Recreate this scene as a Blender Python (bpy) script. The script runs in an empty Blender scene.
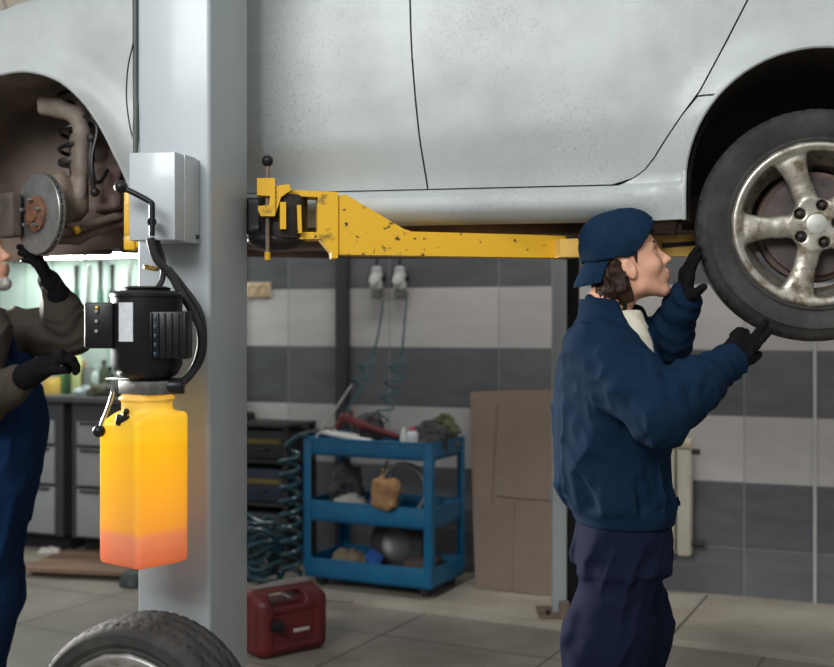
import bpy, bmesh, math, random
import numpy as np
from mathutils import Vector, Matrix
from mathutils.geometry import delaunay_2d_cdt
random.seed(7)
PI = math.pi
SC = bpy.context.scene
COL = SC.collection
CAM_Z, FPX, CX, HY = 1.41, 1158.0, 417.0, 322.0

def at(px, py, Y):
    """the place whose distance from the camera is Y and that shows at px, py"""
    return Vector(((px-CX)/FPX*Y, Y, CAM_Z+(HY-py)/FPX*Y))

# ------------------------------------------------------------------ materials
MATS = {}
def mat(name, col, rough=.6, metal=0., col2=None, vscale=6., detail=4., lo=.35, hi=.65, bump=0., bscale=60., bdist=.004,
        coat=0., spec=.5, trans=0., stretch=None, rvar=0., sheen=0., ior=1.45):
    m = bpy.data.materials.new(name); m.use_nodes = True
    nt = m.node_tree; b = nt.nodes['Principled BSDF']
    b.inputs['Base Color'].default_value = (*col, 1)
    b.inputs['Roughness'].default_value = rough
    b.inputs['Metallic'].default_value = metal
    b.inputs['Coat Weight'].default_value = coat
    b.inputs['Coat Roughness'].default_value = .12
    b.inputs['Specular IOR Level'].default_value = spec
    b.inputs['Transmission Weight'].default_value = trans
    b.inputs['IOR'].default_value = ior
    b.inputs['Sheen Weight'].default_value = sheen
    tc = nt.nodes.new('ShaderNodeTexCoord')
    vec = tc.outputs['Object']
    if stretch:
        mp = nt.nodes.new('ShaderNodeMapping'); mp.inputs['Scale'].default_value = stretch
        nt.links.new(vec, mp.inputs['Vector']); vec = mp.outputs['Vector']
    if col2 is not None:
        n = nt.nodes.new('ShaderNodeTexNoise'); n.inputs['Scale'].default_value = vscale; n.inputs['Detail'].default_value = detail
        n.inputs['Roughness'].default_value = .62
        nt.links.new(vec, n.inputs['Vector'])
        r = nt.nodes.new('ShaderNodeValToRGB')
        r.color_ramp.elements[0].position = lo; r.color_ramp.elements[1].position = hi
        r.color_ramp.elements[0].color = (*col, 1); r.color_ramp.elements[1].color = (*col2, 1)
        nt.links.new(n.outputs['Fac'], r.inputs['Fac']); nt.links.new(r.outputs['Color'], b.inputs['Base Color'])
        if rvar:
            mr = nt.nodes.new('ShaderNodeMapRange'); mr.inputs['To Min'].default_value = rough; mr.inputs['To Max'].default_value = rough+rvar
            mr.inputs['From Min'].default_value = lo; mr.inputs['From Max'].default_value = hi
            nt.links.new(n.outputs['Fac'], mr.inputs['Value']); nt.links.new(mr.outputs['Result'], b.inputs['Roughness'])
    if bump:
        n2 = nt.nodes.new('ShaderNodeTexNoise'); n2.inputs['Scale'].default_value = bscale; n2.inputs['Detail'].default_value = 5
        nt.links.new(vec, n2.inputs['Vector'])
        bp = nt.nodes.new('ShaderNodeBump'); bp.inputs['Strength'].default_value = bump; bp.inputs['Distance'].default_value = bdist
        nt.links.new(n2.outputs['Fac'], bp.inputs['Height']); nt.links.new(bp.outputs['Normal'], b.inputs['Normal'])
    MATS[name] = m
    return m

# ------------------------------------------------------------------ objects
def tag(o, label=None, cat=None, group=None, kind=None):
    if label: o['label'] = label
    if cat: o['category'] = cat
    if group: o['group'] = group
    if kind: o['kind'] = kind
    return o

def empty(name, loc, label, cat, group=None, rotz=0.):
    o = bpy.data.objects.new(name, None); COL.objects.link(o)
    o.location = loc; o.rotation_euler = (0, 0, rotz)
    o.empty_display_size = .05
    return tag(o, label, cat, group)

def world_loc(o):
    v = Vector((0, 0, 0))
    while o is not None:
        v = v + Vector(o.location); o = o.parent
    return v

def link_mesh(name, verts, faces, m, parent=None, smooth=True, angle=38, local=False, origin=None):
    """verts in the world unless local; the mesh is stored relative to its parent (unrotated parents) or its own origin"""
    me = bpy.data.meshes.new(name)
    V = [Vector(v) for v in verts]
    off = Vector((0, 0, 0))
    if not local:
        if parent is not None: off = world_loc(parent)
        if origin is not None: off = Vector(origin)
        V = [v-off for v in V]
    me.from_pydata([tuple(v) for v in V], [], [tuple(f) for f in faces]); me.validate(); me.update()
    o = bpy.data.objects.new(name, me); COL.objects.link(o)
    if parent is not None: o.parent = parent
    if origin is not None and not local:
        o.location = Vector(origin)-(world_loc(parent) if parent is not None else Vector((0, 0, 0)))
    if m is not None: me.materials.append(m)
    if smooth:
        me.polygons.foreach_set('use_smooth', [True]*len(me.polygons))
        if angle < 179: me.set_sharp_from_angle(angle=math.radians(angle))
    return o

def copy_tree(o, parent=None):
    c = o.copy(); COL.objects.link(c)
    if parent is not None: c.parent = parent
    for ch in list(o.children): copy_tree(ch, c)
    return c

def spline(pts, n=8):
    P = [Vector(p) for p in pts]
    if len(P) < 3: return P
    out = []
    for i in range(len(P)-1):
        p0 = P[i-1] if i > 0 else P[0]*2-P[1]
        p1, p2 = P[i], P[i+1]
        p3 = P[i+2] if i+2 < len(P) else P[-1]*2-P[-2]
        for k in range(n):
            t = k/n
            out.append(.5*((2*p1)+(p2-p0)*t+(2*p0-5*p1+4*p2-p3)*t*t+(3*p1-p0-3*p2+p3)*t**3))
    out.append(P[-1]); return out

def axes(d):
    d = Vector(d).normalized()
    a = Vector((0, 0, 1)) if abs(d.z) < .9 else Vector((1, 0, 0))
    x = a.cross(d).normalized(); return x, d.cross(x).normalized(), d

class MB:
    def __init__(s, M=None): s.v = []; s.f = []; s.M = M or Matrix.Identity(4)
    def _put(s, V, F):
        o = len(s.v); s.v += [s.M @ Vector(p) for p in V]; s.f += [tuple(i+o for i in f) for f in F]; return s
    def box(s, c, size, R=None, bev=0., seg=2):
        bm = bmesh.new(); bmesh.ops.create_cube(bm, size=1)
        for v in bm.verts: v.co = Vector((v.co.x*size[0], v.co.y*size[1], v.co.z*size[2]))
        if bev: bmesh.ops.bevel(bm, geom=bm.edges[:], offset=bev, segments=seg, affect='EDGES', profile=.5)
        bm.verts.index_update()
        T = Matrix.Translation(c) @ (R.to_4x4() if R is not None else Matrix.Identity(4))
        s._put([T @ v.co for v in bm.verts], [[v.index for v in f.verts] for f in bm.faces]); bm.free(); return s
    def cyl(s, a, b, r, r2=None, n=24, caps=True, bev=0.):
        a, b = Vector(a), Vector(b); r2 = r if r2 is None else r2
        x, y, d = axes(b-a); L = (b-a).length
        prof = [(r, 0), (r2, L)]
        if bev: prof = [(r-bev, 0), (r-bev*.3, bev*.3), (r, bev), (r2, L-bev), (r2-bev*.3, L-bev*.3), (r2-bev, L)]
        return s.lathe(prof, a, d, n, caps)
    def lathe(s, prof, o=(0, 0, 0), d=(0, 0, 1), n=32, caps=True, closed=False):
        o = Vector(o); x, y, d = axes(d); V = []; F = []
        for r, h in prof:
            for k in range(n):
                t = 2*PI*k/n; V.append(o+d*h+(x*math.cos(t)+y*math.sin(t))*max(r, 1e-5))
        m = len(prof)
        for i in range(m if closed else m-1):
            for k in range(n):
                j = (i+1) % m
                F.append((i*n+k, i*n+(k+1) % n, j*n+(k+1) % n, j*n+k))
        if caps and not closed:
            if prof[0][0] > 1e-4: F.append(tuple(range(n-1, -1, -1)))
            if prof[-1][0] > 1e-4: F.append(tuple((m-1)*n+k for k in range(n)))
        return s._put(V, F)
    def tube(s, pts, r, n=10, sm=0, caps=True):
        P = spline(pts, sm) if sm else [Vector(p) for p in pts]
        m = len(P); R = r if hasattr(r, '__len__') else [r]*2
        V = []; F = []
        x = None
        for i, p in enumerate(P):
            d = (P[min(i+1, m-1)]-P[max(i-1, 0)])
            if d.length < 1e-9: d = Vector((0, 0, 1))
            d.normalize()
            if x is None: x = axes(d)[0]
            x = (x-d*x.dot(d)); x.normalize(); y = d.cross(x)
            t = i/max(m-1, 1)*(len(R)-1); k = min(int(t), len(R)-2); rr = R[k]+(R[k+1]-R[k])*(t-k)
            for j in range(n):
                a = 2*PI*j/n; V.append(p+(x*math.cos(a)+y*math.sin(a))*rr)
        for i in range(m-1):
            for j in range(n): F.append((i*n+j, i*n+(j+1) % n, (i+1)*n+(j+1) % n, (i+1)*n+j))
        if caps: F.append(tuple(range(n-1, -1, -1))); F.append(tuple((m-1)*n+j for j in range(n)))
        return s._put(V, F)
    def sphere(s, c, r, n=20, sc=(1, 1, 1), R=None):
        V = []; F = []; m = n//2
        for i in range(m+1):
            a = PI*i/m
            for k in range(n):
                t = 2*PI*k/n
                p = Vector((math.sin(a)*math.cos(t)*sc[0], math.sin(a)*math.sin(t)*sc[1], math.cos(a)*sc[2]))*r
                V.append(Vector(c)+(R @ p if R is not None else p))
        for i in range(m):
            for k in range(n): F.append((i*n+k, (i+1)*n+k, (i+1)*n+(k+1) % n, i*n+(k+1) % n))
        return s._put(V, F)
    def prism(s, poly, T, depth):
        """poly in the xy of T, pushed along T's z by depth"""
        n = len(poly); V = [T @ Vector((x, y, 0)) for x, y in poly]+[T @ Vector((x, y, depth)) for x, y in poly]
        F = [tuple(range(n-1, -1, -1)), tuple(range(n, 2*n))]+[(i, (i+1) % n, n+(i+1) % n, n+i) for i in range(n)]
        return s._put(V, F)
    def build(s, name, m, parent=None, smooth=True, angle=38, local=False, origin=None):
        return link_mesh(name, s.v, s.f, m, parent, smooth, angle, local, origin)

# ------------------------------------------------------------------ smooth-union modelling on a grid
def vnoise(p, seed=0):
    """value noise, p (N,3)"""
    i = np.floor(p).astype(np.int64); f = p-i; f = f*f*(3-2*f)
    def h(a, b, c):
        n = (a*374761393+b*668265263+c*2147483647+seed*1274126177) & 0xffffffff
        n = ((n ^ (n >> 13))*1274126177) & 0xffffffff
        return ((n ^ (n >> 16)) & 0xffff)/65535.0
    x, y, z = i[:, 0], i[:, 1], i[:, 2]; r = 0
    for dx in (0, 1):
        for dy in (0, 1):
            for dz in (0, 1):
                w = (f[:, 0] if dx else 1-f[:, 0])*(f[:, 1] if dy else 1-f[:, 1])*(f[:, 2] if dz else 1-f[:, 2])
                r = r+w*h(x+dx, y+dy, z+dz)
    return r*2-1

class SDF:
    def __init__(s, lo, hi, h):
        s.lo = np.array(lo, float); s.h = h
        s.n = np.ceil((np.array(hi)-s.lo)/h).astype(int)+1
        s.F = np.full(s.n, 1e3, np.float32)
    def _sub(s, lo, hi):
        a = np.clip(np.floor((np.array(lo)-s.lo)/s.h).astype(int), 0, s.n); b = np.clip(np.ceil((np.array(hi)-s.lo)/s.h).astype(int)+1, 0, s.n)
        if np.any(b <= a): return None, None
        sl = tuple(slice(a[i], b[i]) for i in range(3))
        g = np.meshgrid(*[s.lo[i]+s.h*np.arange(a[i], b[i]) for i in range(3)], indexing='ij', sparse=True)
        return sl, g
    def apply(s, fn, lo, hi, k=.01, op='u'):
        pad = k+3*s.h
        sl, g = s._sub(np.array(lo)-pad, np.array(hi)+pad)
        if sl is None: return s
        d = fn(*g).astype(np.float32); A = s.F[sl]
        if op == 'u':
            h = np.maximum(k-np.abs(A-d), 0)/max(k, 1e-6); s.F[sl] = np.minimum(A, d)-h*h*k*.25
        elif op == 's':
            d = -d; h = np.maximum(k-np.abs(A-d), 0)/max(k, 1e-6); s.F[sl] = np.maximum(A, d)+h*h*k*.25
        elif op == 'x':
            s.F[sl] = np.maximum(A, d)
        return s
    def cap(s, a, b, ra, rb=None, k=.01, op='u', sq=None):
        """round cone; sq = (axis vector, factor) flattens it along that axis"""
        rb = ra if rb is None else rb
        a, b = np.array(a, float), np.array(b, float); ba = b-a; L2 = max(ba@ba, 1e-12)
        def fn(x, y, z):
            px, py, pz = x-a[0], y-a[1], z-a[2]
            t = np.clip((px*ba[0]+py*ba[1]+pz*ba[2])/L2, 0, 1)
            dx, dy, dz = px-t*ba[0], py-t*ba[1], pz-t*ba[2]
            if sq is not None:
                q = np.array(sq[0], float); q /= np.linalg.norm(q)
                c = dx*q[0]+dy*q[1]+dz*q[2]; e = c*(1/sq[1]-1)
                dx, dy, dz = dx+e*q[0], dy+e*q[1], dz+e*q[2]
            return np.sqrt(dx*dx+dy*dy+dz*dz)-(ra+(rb-ra)*t)
        r = max(ra, rb)*(max(1, sq[1]) if sq else 1)
        return s.apply(fn, np.minimum(a, b)-r, np.maximum(a, b)+r, k, op)
    def chain(s, pts, rs, k=.01, op='u', sq=None):
        for i in range(len(pts)-1): s.cap(pts[i], pts[i+1], rs[i], rs[i+1], k, op, sq)
        return s
    def ell(s, c, r, k=.01, op='u', R=None):
        c = np.array(c, float); r = np.array(r, float)
        Rm = np.eye(3) if R is None else np.array(R)      # columns: the ellipsoid's axes
        def fn(x, y, z):
            px, py, pz = x-c[0], y-c[1], z-c[2]
            q = [px*Rm[0, i]+py*Rm[1, i]+pz*Rm[2, i] for i in range(3)]
            k0 = np.sqrt(sum((q[i]/r[i])**2 for i in range(3)))
            k1 = np.sqrt(sum((q[i]/r[i]**2)**2 for i in range(3)))
            return k0*(k0-1)/np.maximum(k1, 1e-6)
        m = r.max(); return s.apply(fn, c-m, c+m, k, op)
    def rbox(s, c, half, r, k=.01, op='u', R=None):
        c = np.array(c, float); hf = np.array(half, float)-r
        Rm = np.eye(3) if R is None else np.array(R)
        def fn(x, y, z):
            px, py, pz = x-c[0], y-c[1], z-c[2]
            q = [np.abs(px*Rm[0, i]+py*Rm[1, i]+pz*Rm[2, i])-hf[i] for i in range(3)]
            o = np.sqrt(sum(np.maximum(a, 0)**2 for a in q))
            return o+np.minimum(np.maximum(np.maximum(q[0], q[1]), q[2]), 0)-r
        m = np.linalg.norm(half); return s.apply(fn, c-m, c+m, k, op)
    def zloft(s, secs, k=.01, op='u', yaw=0., p=2.4):
        """secs: (z, cx, cy, rx, ry); elliptical sections stacked in z"""
        S = np.array(sorted(secs), float); ca, sa = math.cos(yaw), math.sin(yaw)
        def fn(x, y, z):
            zz = z.ravel(); I = lambda c: np.interp(zz, S[:, 0], S[:, c]).reshape(z.shape)
            cx, cy, rx, ry = I(1), I(2), I(3), I(4)
            qx = (x-cx)*ca+(y-cy)*sa; qy = -(x-cx)*sa+(y-cy)*ca
            d = ((np.abs(qx)/rx)**p+(np.abs(qy)/ry)**p)**(1/p)
            d = (d-1)*np.minimum(rx, ry)
            e = np.maximum(S[0, 0]-z, z-S[-1, 0])
            return np.maximum(d, e)
        m = S[:, 3:5].max()*1.05
        return s.apply(fn, (S[:, 1].min()-m, S[:, 2].min()-m, S[0, 0]), (S[:, 1].max()+m, S[:, 2].max()+m, S[-1, 0]), k, op)
    def plane(s, pt, nrm, op='x'):
        """keep the side the normal points away from"""
        pt = np.array(pt, float); nrm = np.array(nrm, float); nrm /= np.linalg.norm(nrm)
        g = np.meshgrid(*[s.lo[i]+s.h*np.arange(s.n[i]) for i in range(3)], indexing='ij', sparse=True)
        d = ((g[0]-pt[0])*nrm[0]+(g[1]-pt[1])*nrm[1]+(g[2]-pt[2])*nrm[2]).astype(np.float32)
        s.F = np.maximum(s.F, d); return s
    def shell(s, t):
        s.F = np.maximum(s.F, -(s.F+t)); return s
    def disp(s, fn):
        m = np.abs(s.F) < 6*s.h
        idx = np.argwhere(m); P = s.lo+idx*s.h
        s.F[m] += fn(P).astype(np.float32); return s
    def mesh(s):
        F = s.F; h = s.h; ins = F < 0
        n = np.array(F.shape)-1
        c = [ins[i:i+n[0], j:j+n[1], k:k+n[2]] for i in (0, 1) for j in (0, 1) for k in (0, 1)]
        tot = sum(a.astype(np.int8) for a in c); act = (tot > 0) & (tot < 8)
        idx = np.argwhere(act); N = len(idx)
        ids = np.full(tuple(n), -1, np.int64); ids[act] = np.arange(N)
        val = {(i, j, k): F[idx[:, 0]+i, idx[:, 1]+j, idx[:, 2]+k] for i in (0, 1) for j in (0, 1) for k in (0, 1)}
        acc = np.zeros((N, 3)); cnt = np.zeros(N)
        for ax in range(3):
            o = [q for q in range(3) if q != ax]
            for b in (0, 1):
                for d in (0, 1):
                    p0 = [0, 0, 0]; p0[o[0]] = b; p0[o[1]] = d; p1 = list(p0); p1[ax] = 1
                    v0, v1 = val[tuple(p0)], val[tuple(p1)]
                    m = (v0 < 0) != (v1 < 0)
                    t = np.where(m, np.clip(v0/np.where(m, v0-v1, 1), 0, 1), 0)
                    q = np.zeros((N, 3)); q[:, o[0]] = b; q[:, o[1]] = d; q[:, ax] = t
                    acc[m] += q[m]; cnt[m] += 1
        V = s.lo+(idx+acc/np.maximum(cnt, 1)[:, None])*h
        Q = []
        for ax in range(3):
            o1, o2 = (ax+1) % 3, (ax+2) % 3
            a = [slice(None)]*3; b = [slice(None)]*3; a[ax] = slice(0, -1); b[ax] = slice(1, None)
            A, B = ins[tuple(a)], ins[tuple(b)]
            e = np.argwhere(A != B)
            ok = (e[:, o1] > 0) & (e[:, o2] > 0) & (e[:, o1] < n[o1]) & (e[:, o2] < n[o2]) & (e[:, ax] < n[ax])
            e = e[ok]; sg = A[e[:, 0], e[:, 1], e[:, 2]]
            def cell(d1, d2):
                q = e.copy(); q[:, o1] -= d1; q[:, o2] -= d2; return ids[q[:, 0], q[:, 1], q[:, 2]]
            q = np.stack([cell(1, 1), cell(0, 1), cell(0, 0), cell(1, 0)], 1)
            q[~sg] = q[~sg][:, ::-1]
            Q.append(q)
        Q = np.concatenate(Q); Q = Q[(Q >= 0).all(1)]
        return V, Q
    def build(s, name, m, parent=None, smooth_it=1, local=False, origin=None, angle=180):
        V, Q = s.mesh()
        for _ in range(smooth_it):
            S = np.zeros_like(V); c = np.zeros(len(V))
            for i in range(4):
                for j in (1, 3):
                    np.add.at(S, Q[:, i], V[Q[:, (i+j) % 4]]); np.add.at(c, Q[:, i], 1)
            V = V*.5+.5*S/np.maximum(c, 1)[:, None]
        me = bpy.data.meshes.new(name)
        off = np.zeros(3)
        if not local:
            if origin is not None: off = np.array(origin)
            elif parent is not None: off = np.array(world_loc(parent))
        V = V-off
        me.vertices.add(len(V)); me.vertices.foreach_set('co', V.astype(np.float32).ravel())
        me.loops.add(len(Q)*4); me.loops.foreach_set('vertex_index', Q.astype(np.int32).ravel())
        me.polygons.add(len(Q)); me.polygons.foreach_set('loop_start', np.arange(0, len(Q)*4, 4, dtype=np.int32))
        me.update(calc_edges=True); me.validate()
        me.polygons.foreach_set('use_smooth', [True]*len(me.polygons))
        if angle < 179: me.set_sharp_from_angle(angle=math.radians(angle))
        o = bpy.data.objects.new(name, me); COL.objects.link(o)
        if parent is not None: o.parent = parent
        if origin is not None and not local:
            o.location = Vector(origin)-(world_loc(parent) if parent is not None else Vector((0, 0, 0)))
        me.materials.append(m); return o

def cdt_panel(poly, step, f):
    """a triangulated sheet inside the 2D outline, f maps (a,b) to a place; returns V, F, boundary loop"""
    pts = []; n = len(poly)
    for i in range(n):
        a, b = Vector(poly[i]), Vector(poly[(i+1) % n]); m = max(1, int((b-a).length/step))
        pts += [a+(b-a)*(k/m) for k in range(m)]
    nb = len(pts)
    xs = [p.x for p in pts]; ys = [p.y for p in pts]
    def inside(x, y):
        c = False; j = nb-1
        for i in range(nb):
            if (ys[i] > y) != (ys[j] > y) and x < (xs[j]-xs[i])*(y-ys[i])/(ys[j]-ys[i])+xs[i]: c = not c
            j = i
        return c
    B = np.array([[p.x, p.y] for p in pts])
    x = min(xs)+step
    while x < max(xs):
        y = min(ys)+step
        while y < max(ys):
            if inside(x, y) and np.min((B[:, 0]-x)**2+(B[:, 1]-y)**2) > (step*.55)**2: pts.append(Vector((x, y)))
            y += step
        x += step
    r = delaunay_2d_cdt(pts, [], [list(range(nb))], 1, 1e-6)
    V2, F = r[0], r[2]
    return [f(v.x, v.y) for v in V2], [tuple(t) for t in F], V2
# ================================================================== materials in use
paint = mat('silver_paint', (.42, .445, .435), .56, .12, col2=(.36, .375, .36), vscale=3.6, detail=10, lo=.42, hi=.70, coat=.10, rvar=.12)
def road_dust(m):
    nt = m.node_tree; b = nt.nodes['Principled BSDF']; b.inputs['Coat Roughness'].default_value = .22
    L = nt.links.new; src = b.inputs['Base Color'].links[0].from_socket
    tc = nt.nodes.new('ShaderNodeTexCoord')
    n1 = nt.nodes.new('ShaderNodeTexNoise'); n1.inputs['Scale'].default_value = 120; n1.inputs['Detail'].default_value = 4; n1.inputs['Roughness'].default_value = .7
    n2 = nt.nodes.new('ShaderNodeTexNoise'); n2.inputs['Scale'].default_value = 2.2; n2.inputs['Detail'].default_value = 6
    L(tc.outputs['Object'], n1.inputs['Vector']); L(tc.outputs['Object'], n2.inputs['Vector'])
    r1 = nt.nodes.new('ShaderNodeMapRange'); r1.inputs['From Min'].default_value = .52; r1.inputs['From Max'].default_value = .72; L(n1.outputs['Fac'], r1.inputs['Value'])
    r2 = nt.nodes.new('ShaderNodeMapRange'); r2.inputs['From Min'].default_value = .40; r2.inputs['From Max'].default_value = .66; L(n2.outputs['Fac'], r2.inputs['Value'])
    mu = nt.nodes.new('ShaderNodeMath'); mu.operation = 'MULTIPLY'; L(r1.outputs[0], mu.inputs[0]); L(r2.outputs[0], mu.inputs[1])
    mx = nt.nodes.new('ShaderNodeMix'); mx.data_type = 'RGBA'; L(mu.outputs[0], mx.inputs[0]); L(src, mx.inputs[6]); mx.inputs[7].default_value = (.285, .275, .24, 1)
    L(mx.outputs[2], b.inputs['Base Color'])
road_dust(paint)
paint_low = paint
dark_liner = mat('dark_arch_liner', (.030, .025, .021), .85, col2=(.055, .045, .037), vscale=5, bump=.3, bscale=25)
under = mat('road_grime', (.075, .052, .042), .85, col2=(.16, .105, .085), vscale=5, bump=.4, bscale=30)
liner = mat('wheel_arch_liner', (.105, .082, .068), .8, col2=(.19, .15, .12), vscale=4, bump=.3, bscale=25)
rust = mat('rusty_steel', (.12, .092, .072), .7, .2, col2=(.24, .18, .13), vscale=14, bump=.4, bscale=80)
darkmetal = mat('dark_metal', (.03, .028, .027), .5, .6, col2=(.06, .05, .045), vscale=12)
rubber = mat('tyre_rubber', (.026, .025, .024), .72, spec=.25, col2=(.055, .052, .048), vscale=9, bump=.25, bscale=120, bdist=.002)
alloy = mat('dirty_alloy', (.42, .39, .33), .36, .75, col2=(.15, .115, .075), vscale=24, detail=10, lo=.43, hi=.64, rvar=.35)
alloy_grey = mat('grey_alloy', (.40, .39, .37), .42, .75, col2=(.22, .20, .18), vscale=14, detail=8, rvar=.2)
disc_steel = mat('brake_steel', (.36, .36, .35), .34, .85, col2=(.25, .24, .225), vscale=18, rvar=.2)
hubrust = mat('hub_rust', (.20, .085, .045), .75, .2, col2=(.10, .055, .035), vscale=25)
yellow = mat('yellow_enamel', (.66, .37, .012), .42, col2=(.09, .05, .02), vscale=17, detail=9, lo=.565, hi=.70, coat=.15, bump=.15, bscale=40)
chipped = mat('chipped_yellow', (.65, .36, .012), .5, col2=(.05, .03, .015), vscale=34, detail=6, lo=.60, hi=.64)
blackplastic = mat('black_plastic', (.006, .006, .007), .36, col2=(.012, .012, .013), vscale=20, spec=.3)
blackpaint = mat('black_paint', (.006, .0065, .008), .36, spec=.35)
steel = mat('bare_steel', (.46, .46, .45), .3, .9, col2=(.34, .33, .31), vscale=30)
post_grey = mat('grey_enamel', (.39, .425, .435), .38, col2=(.355, .385, .395), vscale=3, detail=7, coat=.2, bump=.06, bscale=18)
box_grey = mat('control_box_grey', (.43, .46, .475), .36, col2=(.40, .43, .44), vscale=5, coat=.2)
cablem = mat('cable_rubber', (.020, .020, .018), .5)
blue = mat('blue_enamel', (.003, .135, .275), .42, col2=(.003, .10, .22), vscale=8, detail=8, coat=.15)
pale_metal = mat('pale_metal', (.62, .62, .60), .35, .15, col2=(.50, .50, .48), vscale=30)
chrome = mat('chrome', (.62, .62, .60), .15, 1.)
white_plastic = mat('white_plastic', (.72, .72, .70), .4)

# ================================================================== the room
WA, WB = Vector((-1.0, 6.9, 0)), Vector((2.7, 5.40, 0))      # the tiled wall runs along this line
WD = (WB-WA).normalized()                                      # along the wall, to the right
WN = Vector((WD.y, -WD.x, 0))                                  # into the room
WANG = math.atan2(WD.y, WD.x)
def wallpt(px, py, off=0.):
    """the place on the wall (off metres into the room) that shows at px, py"""
    a = (px-CX)/FPX; P0 = WA+WN*off
    # a*Y = P0.x + t*WD.x ; Y = P0.y + t*WD.y
    t = (a*P0.y-P0.x)/(WD.x-a*WD.y); Y = P0.y+t*WD.y
    return Vector((a*Y, Y, CAM_Z+(HY-py)/FPX*Y))
def wall_frame(p, rz=0.):
    """x along the wall, y into the wall, z up, at p"""
    return Matrix.Translation(p) @ Matrix.Rotation(WANG+rz, 4, 'Z')
RW = Matrix.Rotation(WANG, 3, 'Z')

def wall_mat():
    m = bpy.data.materials.new('banded_wall_tiles'); m.use_nodes = True
    nt = m.node_tree; L = nt.links.new; N = lambda t: nt.nodes.new(t); b = nt.nodes['Principled BSDF']
    tc = N('ShaderNodeTexCoord'); sx = N('ShaderNodeSeparateXYZ'); L(tc.outputs['Object'], sx.inputs[0])
    def math_(op, a, bb=None, c=None):
        n = N('ShaderNodeMath'); n.operation = op
        for i, q in enumerate((a, bb, c)):
            if q is None: continue
            if isinstance(q, (int, float)): n.inputs[i].default_value = q
            else: L(q, n.inputs[i])
        return n.outputs[0]
    H, W = .3333, .648
    row = math_('DIVIDE', math_('ADD', sx.outputs['Z'], .0667), H)
    rowi = math_('FLOOR', row); rowf = math_('FRACT', row)
    light = math_('ADD', math_('COMPARE', rowi, 2., .1), math_('COMPARE', rowi, 4., .1))
    light = math_('ADD', light, math_('COMPARE', rowi, 6., .1))
    col = math_('DIVIDE', math_('SUBTRACT', sx.outputs['X'], .261), W)
    coli = math_('FLOOR', col); colf = math_('FRACT', col)
    wn = N('ShaderNodeTexWhiteNoise'); wn.noise_dimensions = '2D'
    cv = N('ShaderNodeCombineXYZ'); L(rowi, cv.inputs[0]); L(coli, cv.inputs[1]); L(cv.outputs[0], wn.inputs['Vector'])
    ns = N('ShaderNodeTexNoise'); ns.inputs['Scale'].default_value = 5; ns.inputs['Detail'].default_value = 8; ns.inputs['Roughness'].default_value = .65
    mp = N('ShaderNodeMapping'); mp.inputs['Scale'].default_value = (.6, 1, 1.7); L(tc.outputs['Object'], mp.inputs[0]); L(mp.outputs[0], ns.inputs['Vector'])
    def ramp(f, c0, c1, p0=.3, p1=.7):
        r = N('ShaderNodeValToRGB'); r.color_ramp.elements[0].position = p0; r.color_ramp.elements[1].position = p1
        r.color_ramp.elements[0].color = (*c0, 1); r.color_ramp.elements[1].color = (*c1, 1); L(f, r.inputs[0]); return r.outputs[0]
    def mix(f, a, c):
        n = N('ShaderNodeMix'); n.data_type = 'RGBA'
        if isinstance(f, (int, float)): n.inputs[0].default_value = f
        else: L(f, n.inputs[0])
        for i, q in ((6, a), (7, c)):
            if isinstance(q, tuple): n.inputs[i].default_value = (*q, 1)
            else: L(q, n.inputs[i])
        return n.outputs[2]
    v = math_('ADD', math_('MULTIPLY', ns.outputs['Fac'], .7), math_('MULTIPLY', wn.outputs['Value'], .3))
    dark = ramp(v, (.085, .09, .10), (.175, .18, .19))
    lite = ramp(v, (.50, .48, .465), (.66, .635, .615))
    c = mix(light, dark, lite)
    gx = math_('LESS_THAN', colf, .008); gz = math_('LESS_THAN', rowf, .012)
    c = mix(math_('MAXIMUM', gx, gz), c, (.30, .30, .30))
    ng = N('ShaderNodeTexNoise'); ng.inputs['Scale'].default_value = 1.1; L(tc.outputs['Object'], ng.inputs['Vector'])
    plaster = ramp(ng.outputs['Fac'], (.62, .53, .43), (.74, .65, .54))
    c = mix(math_('GREATER_THAN', sx.outputs['Z'], 2.60), c, plaster)
    L(c, b.inputs['Base Color']); b.inputs['Roughness'].default_value = .42
    bp = N('ShaderNodeBump'); bp.inputs['Strength'].default_value = .25; bp.inputs['Distance'].default_value = .003
    L(math_('MAXIMUM', gx, gz), bp.inputs['Height']); bp.invert = True; L(bp.outputs[0], b.inputs['Normal'])
    return m

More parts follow.
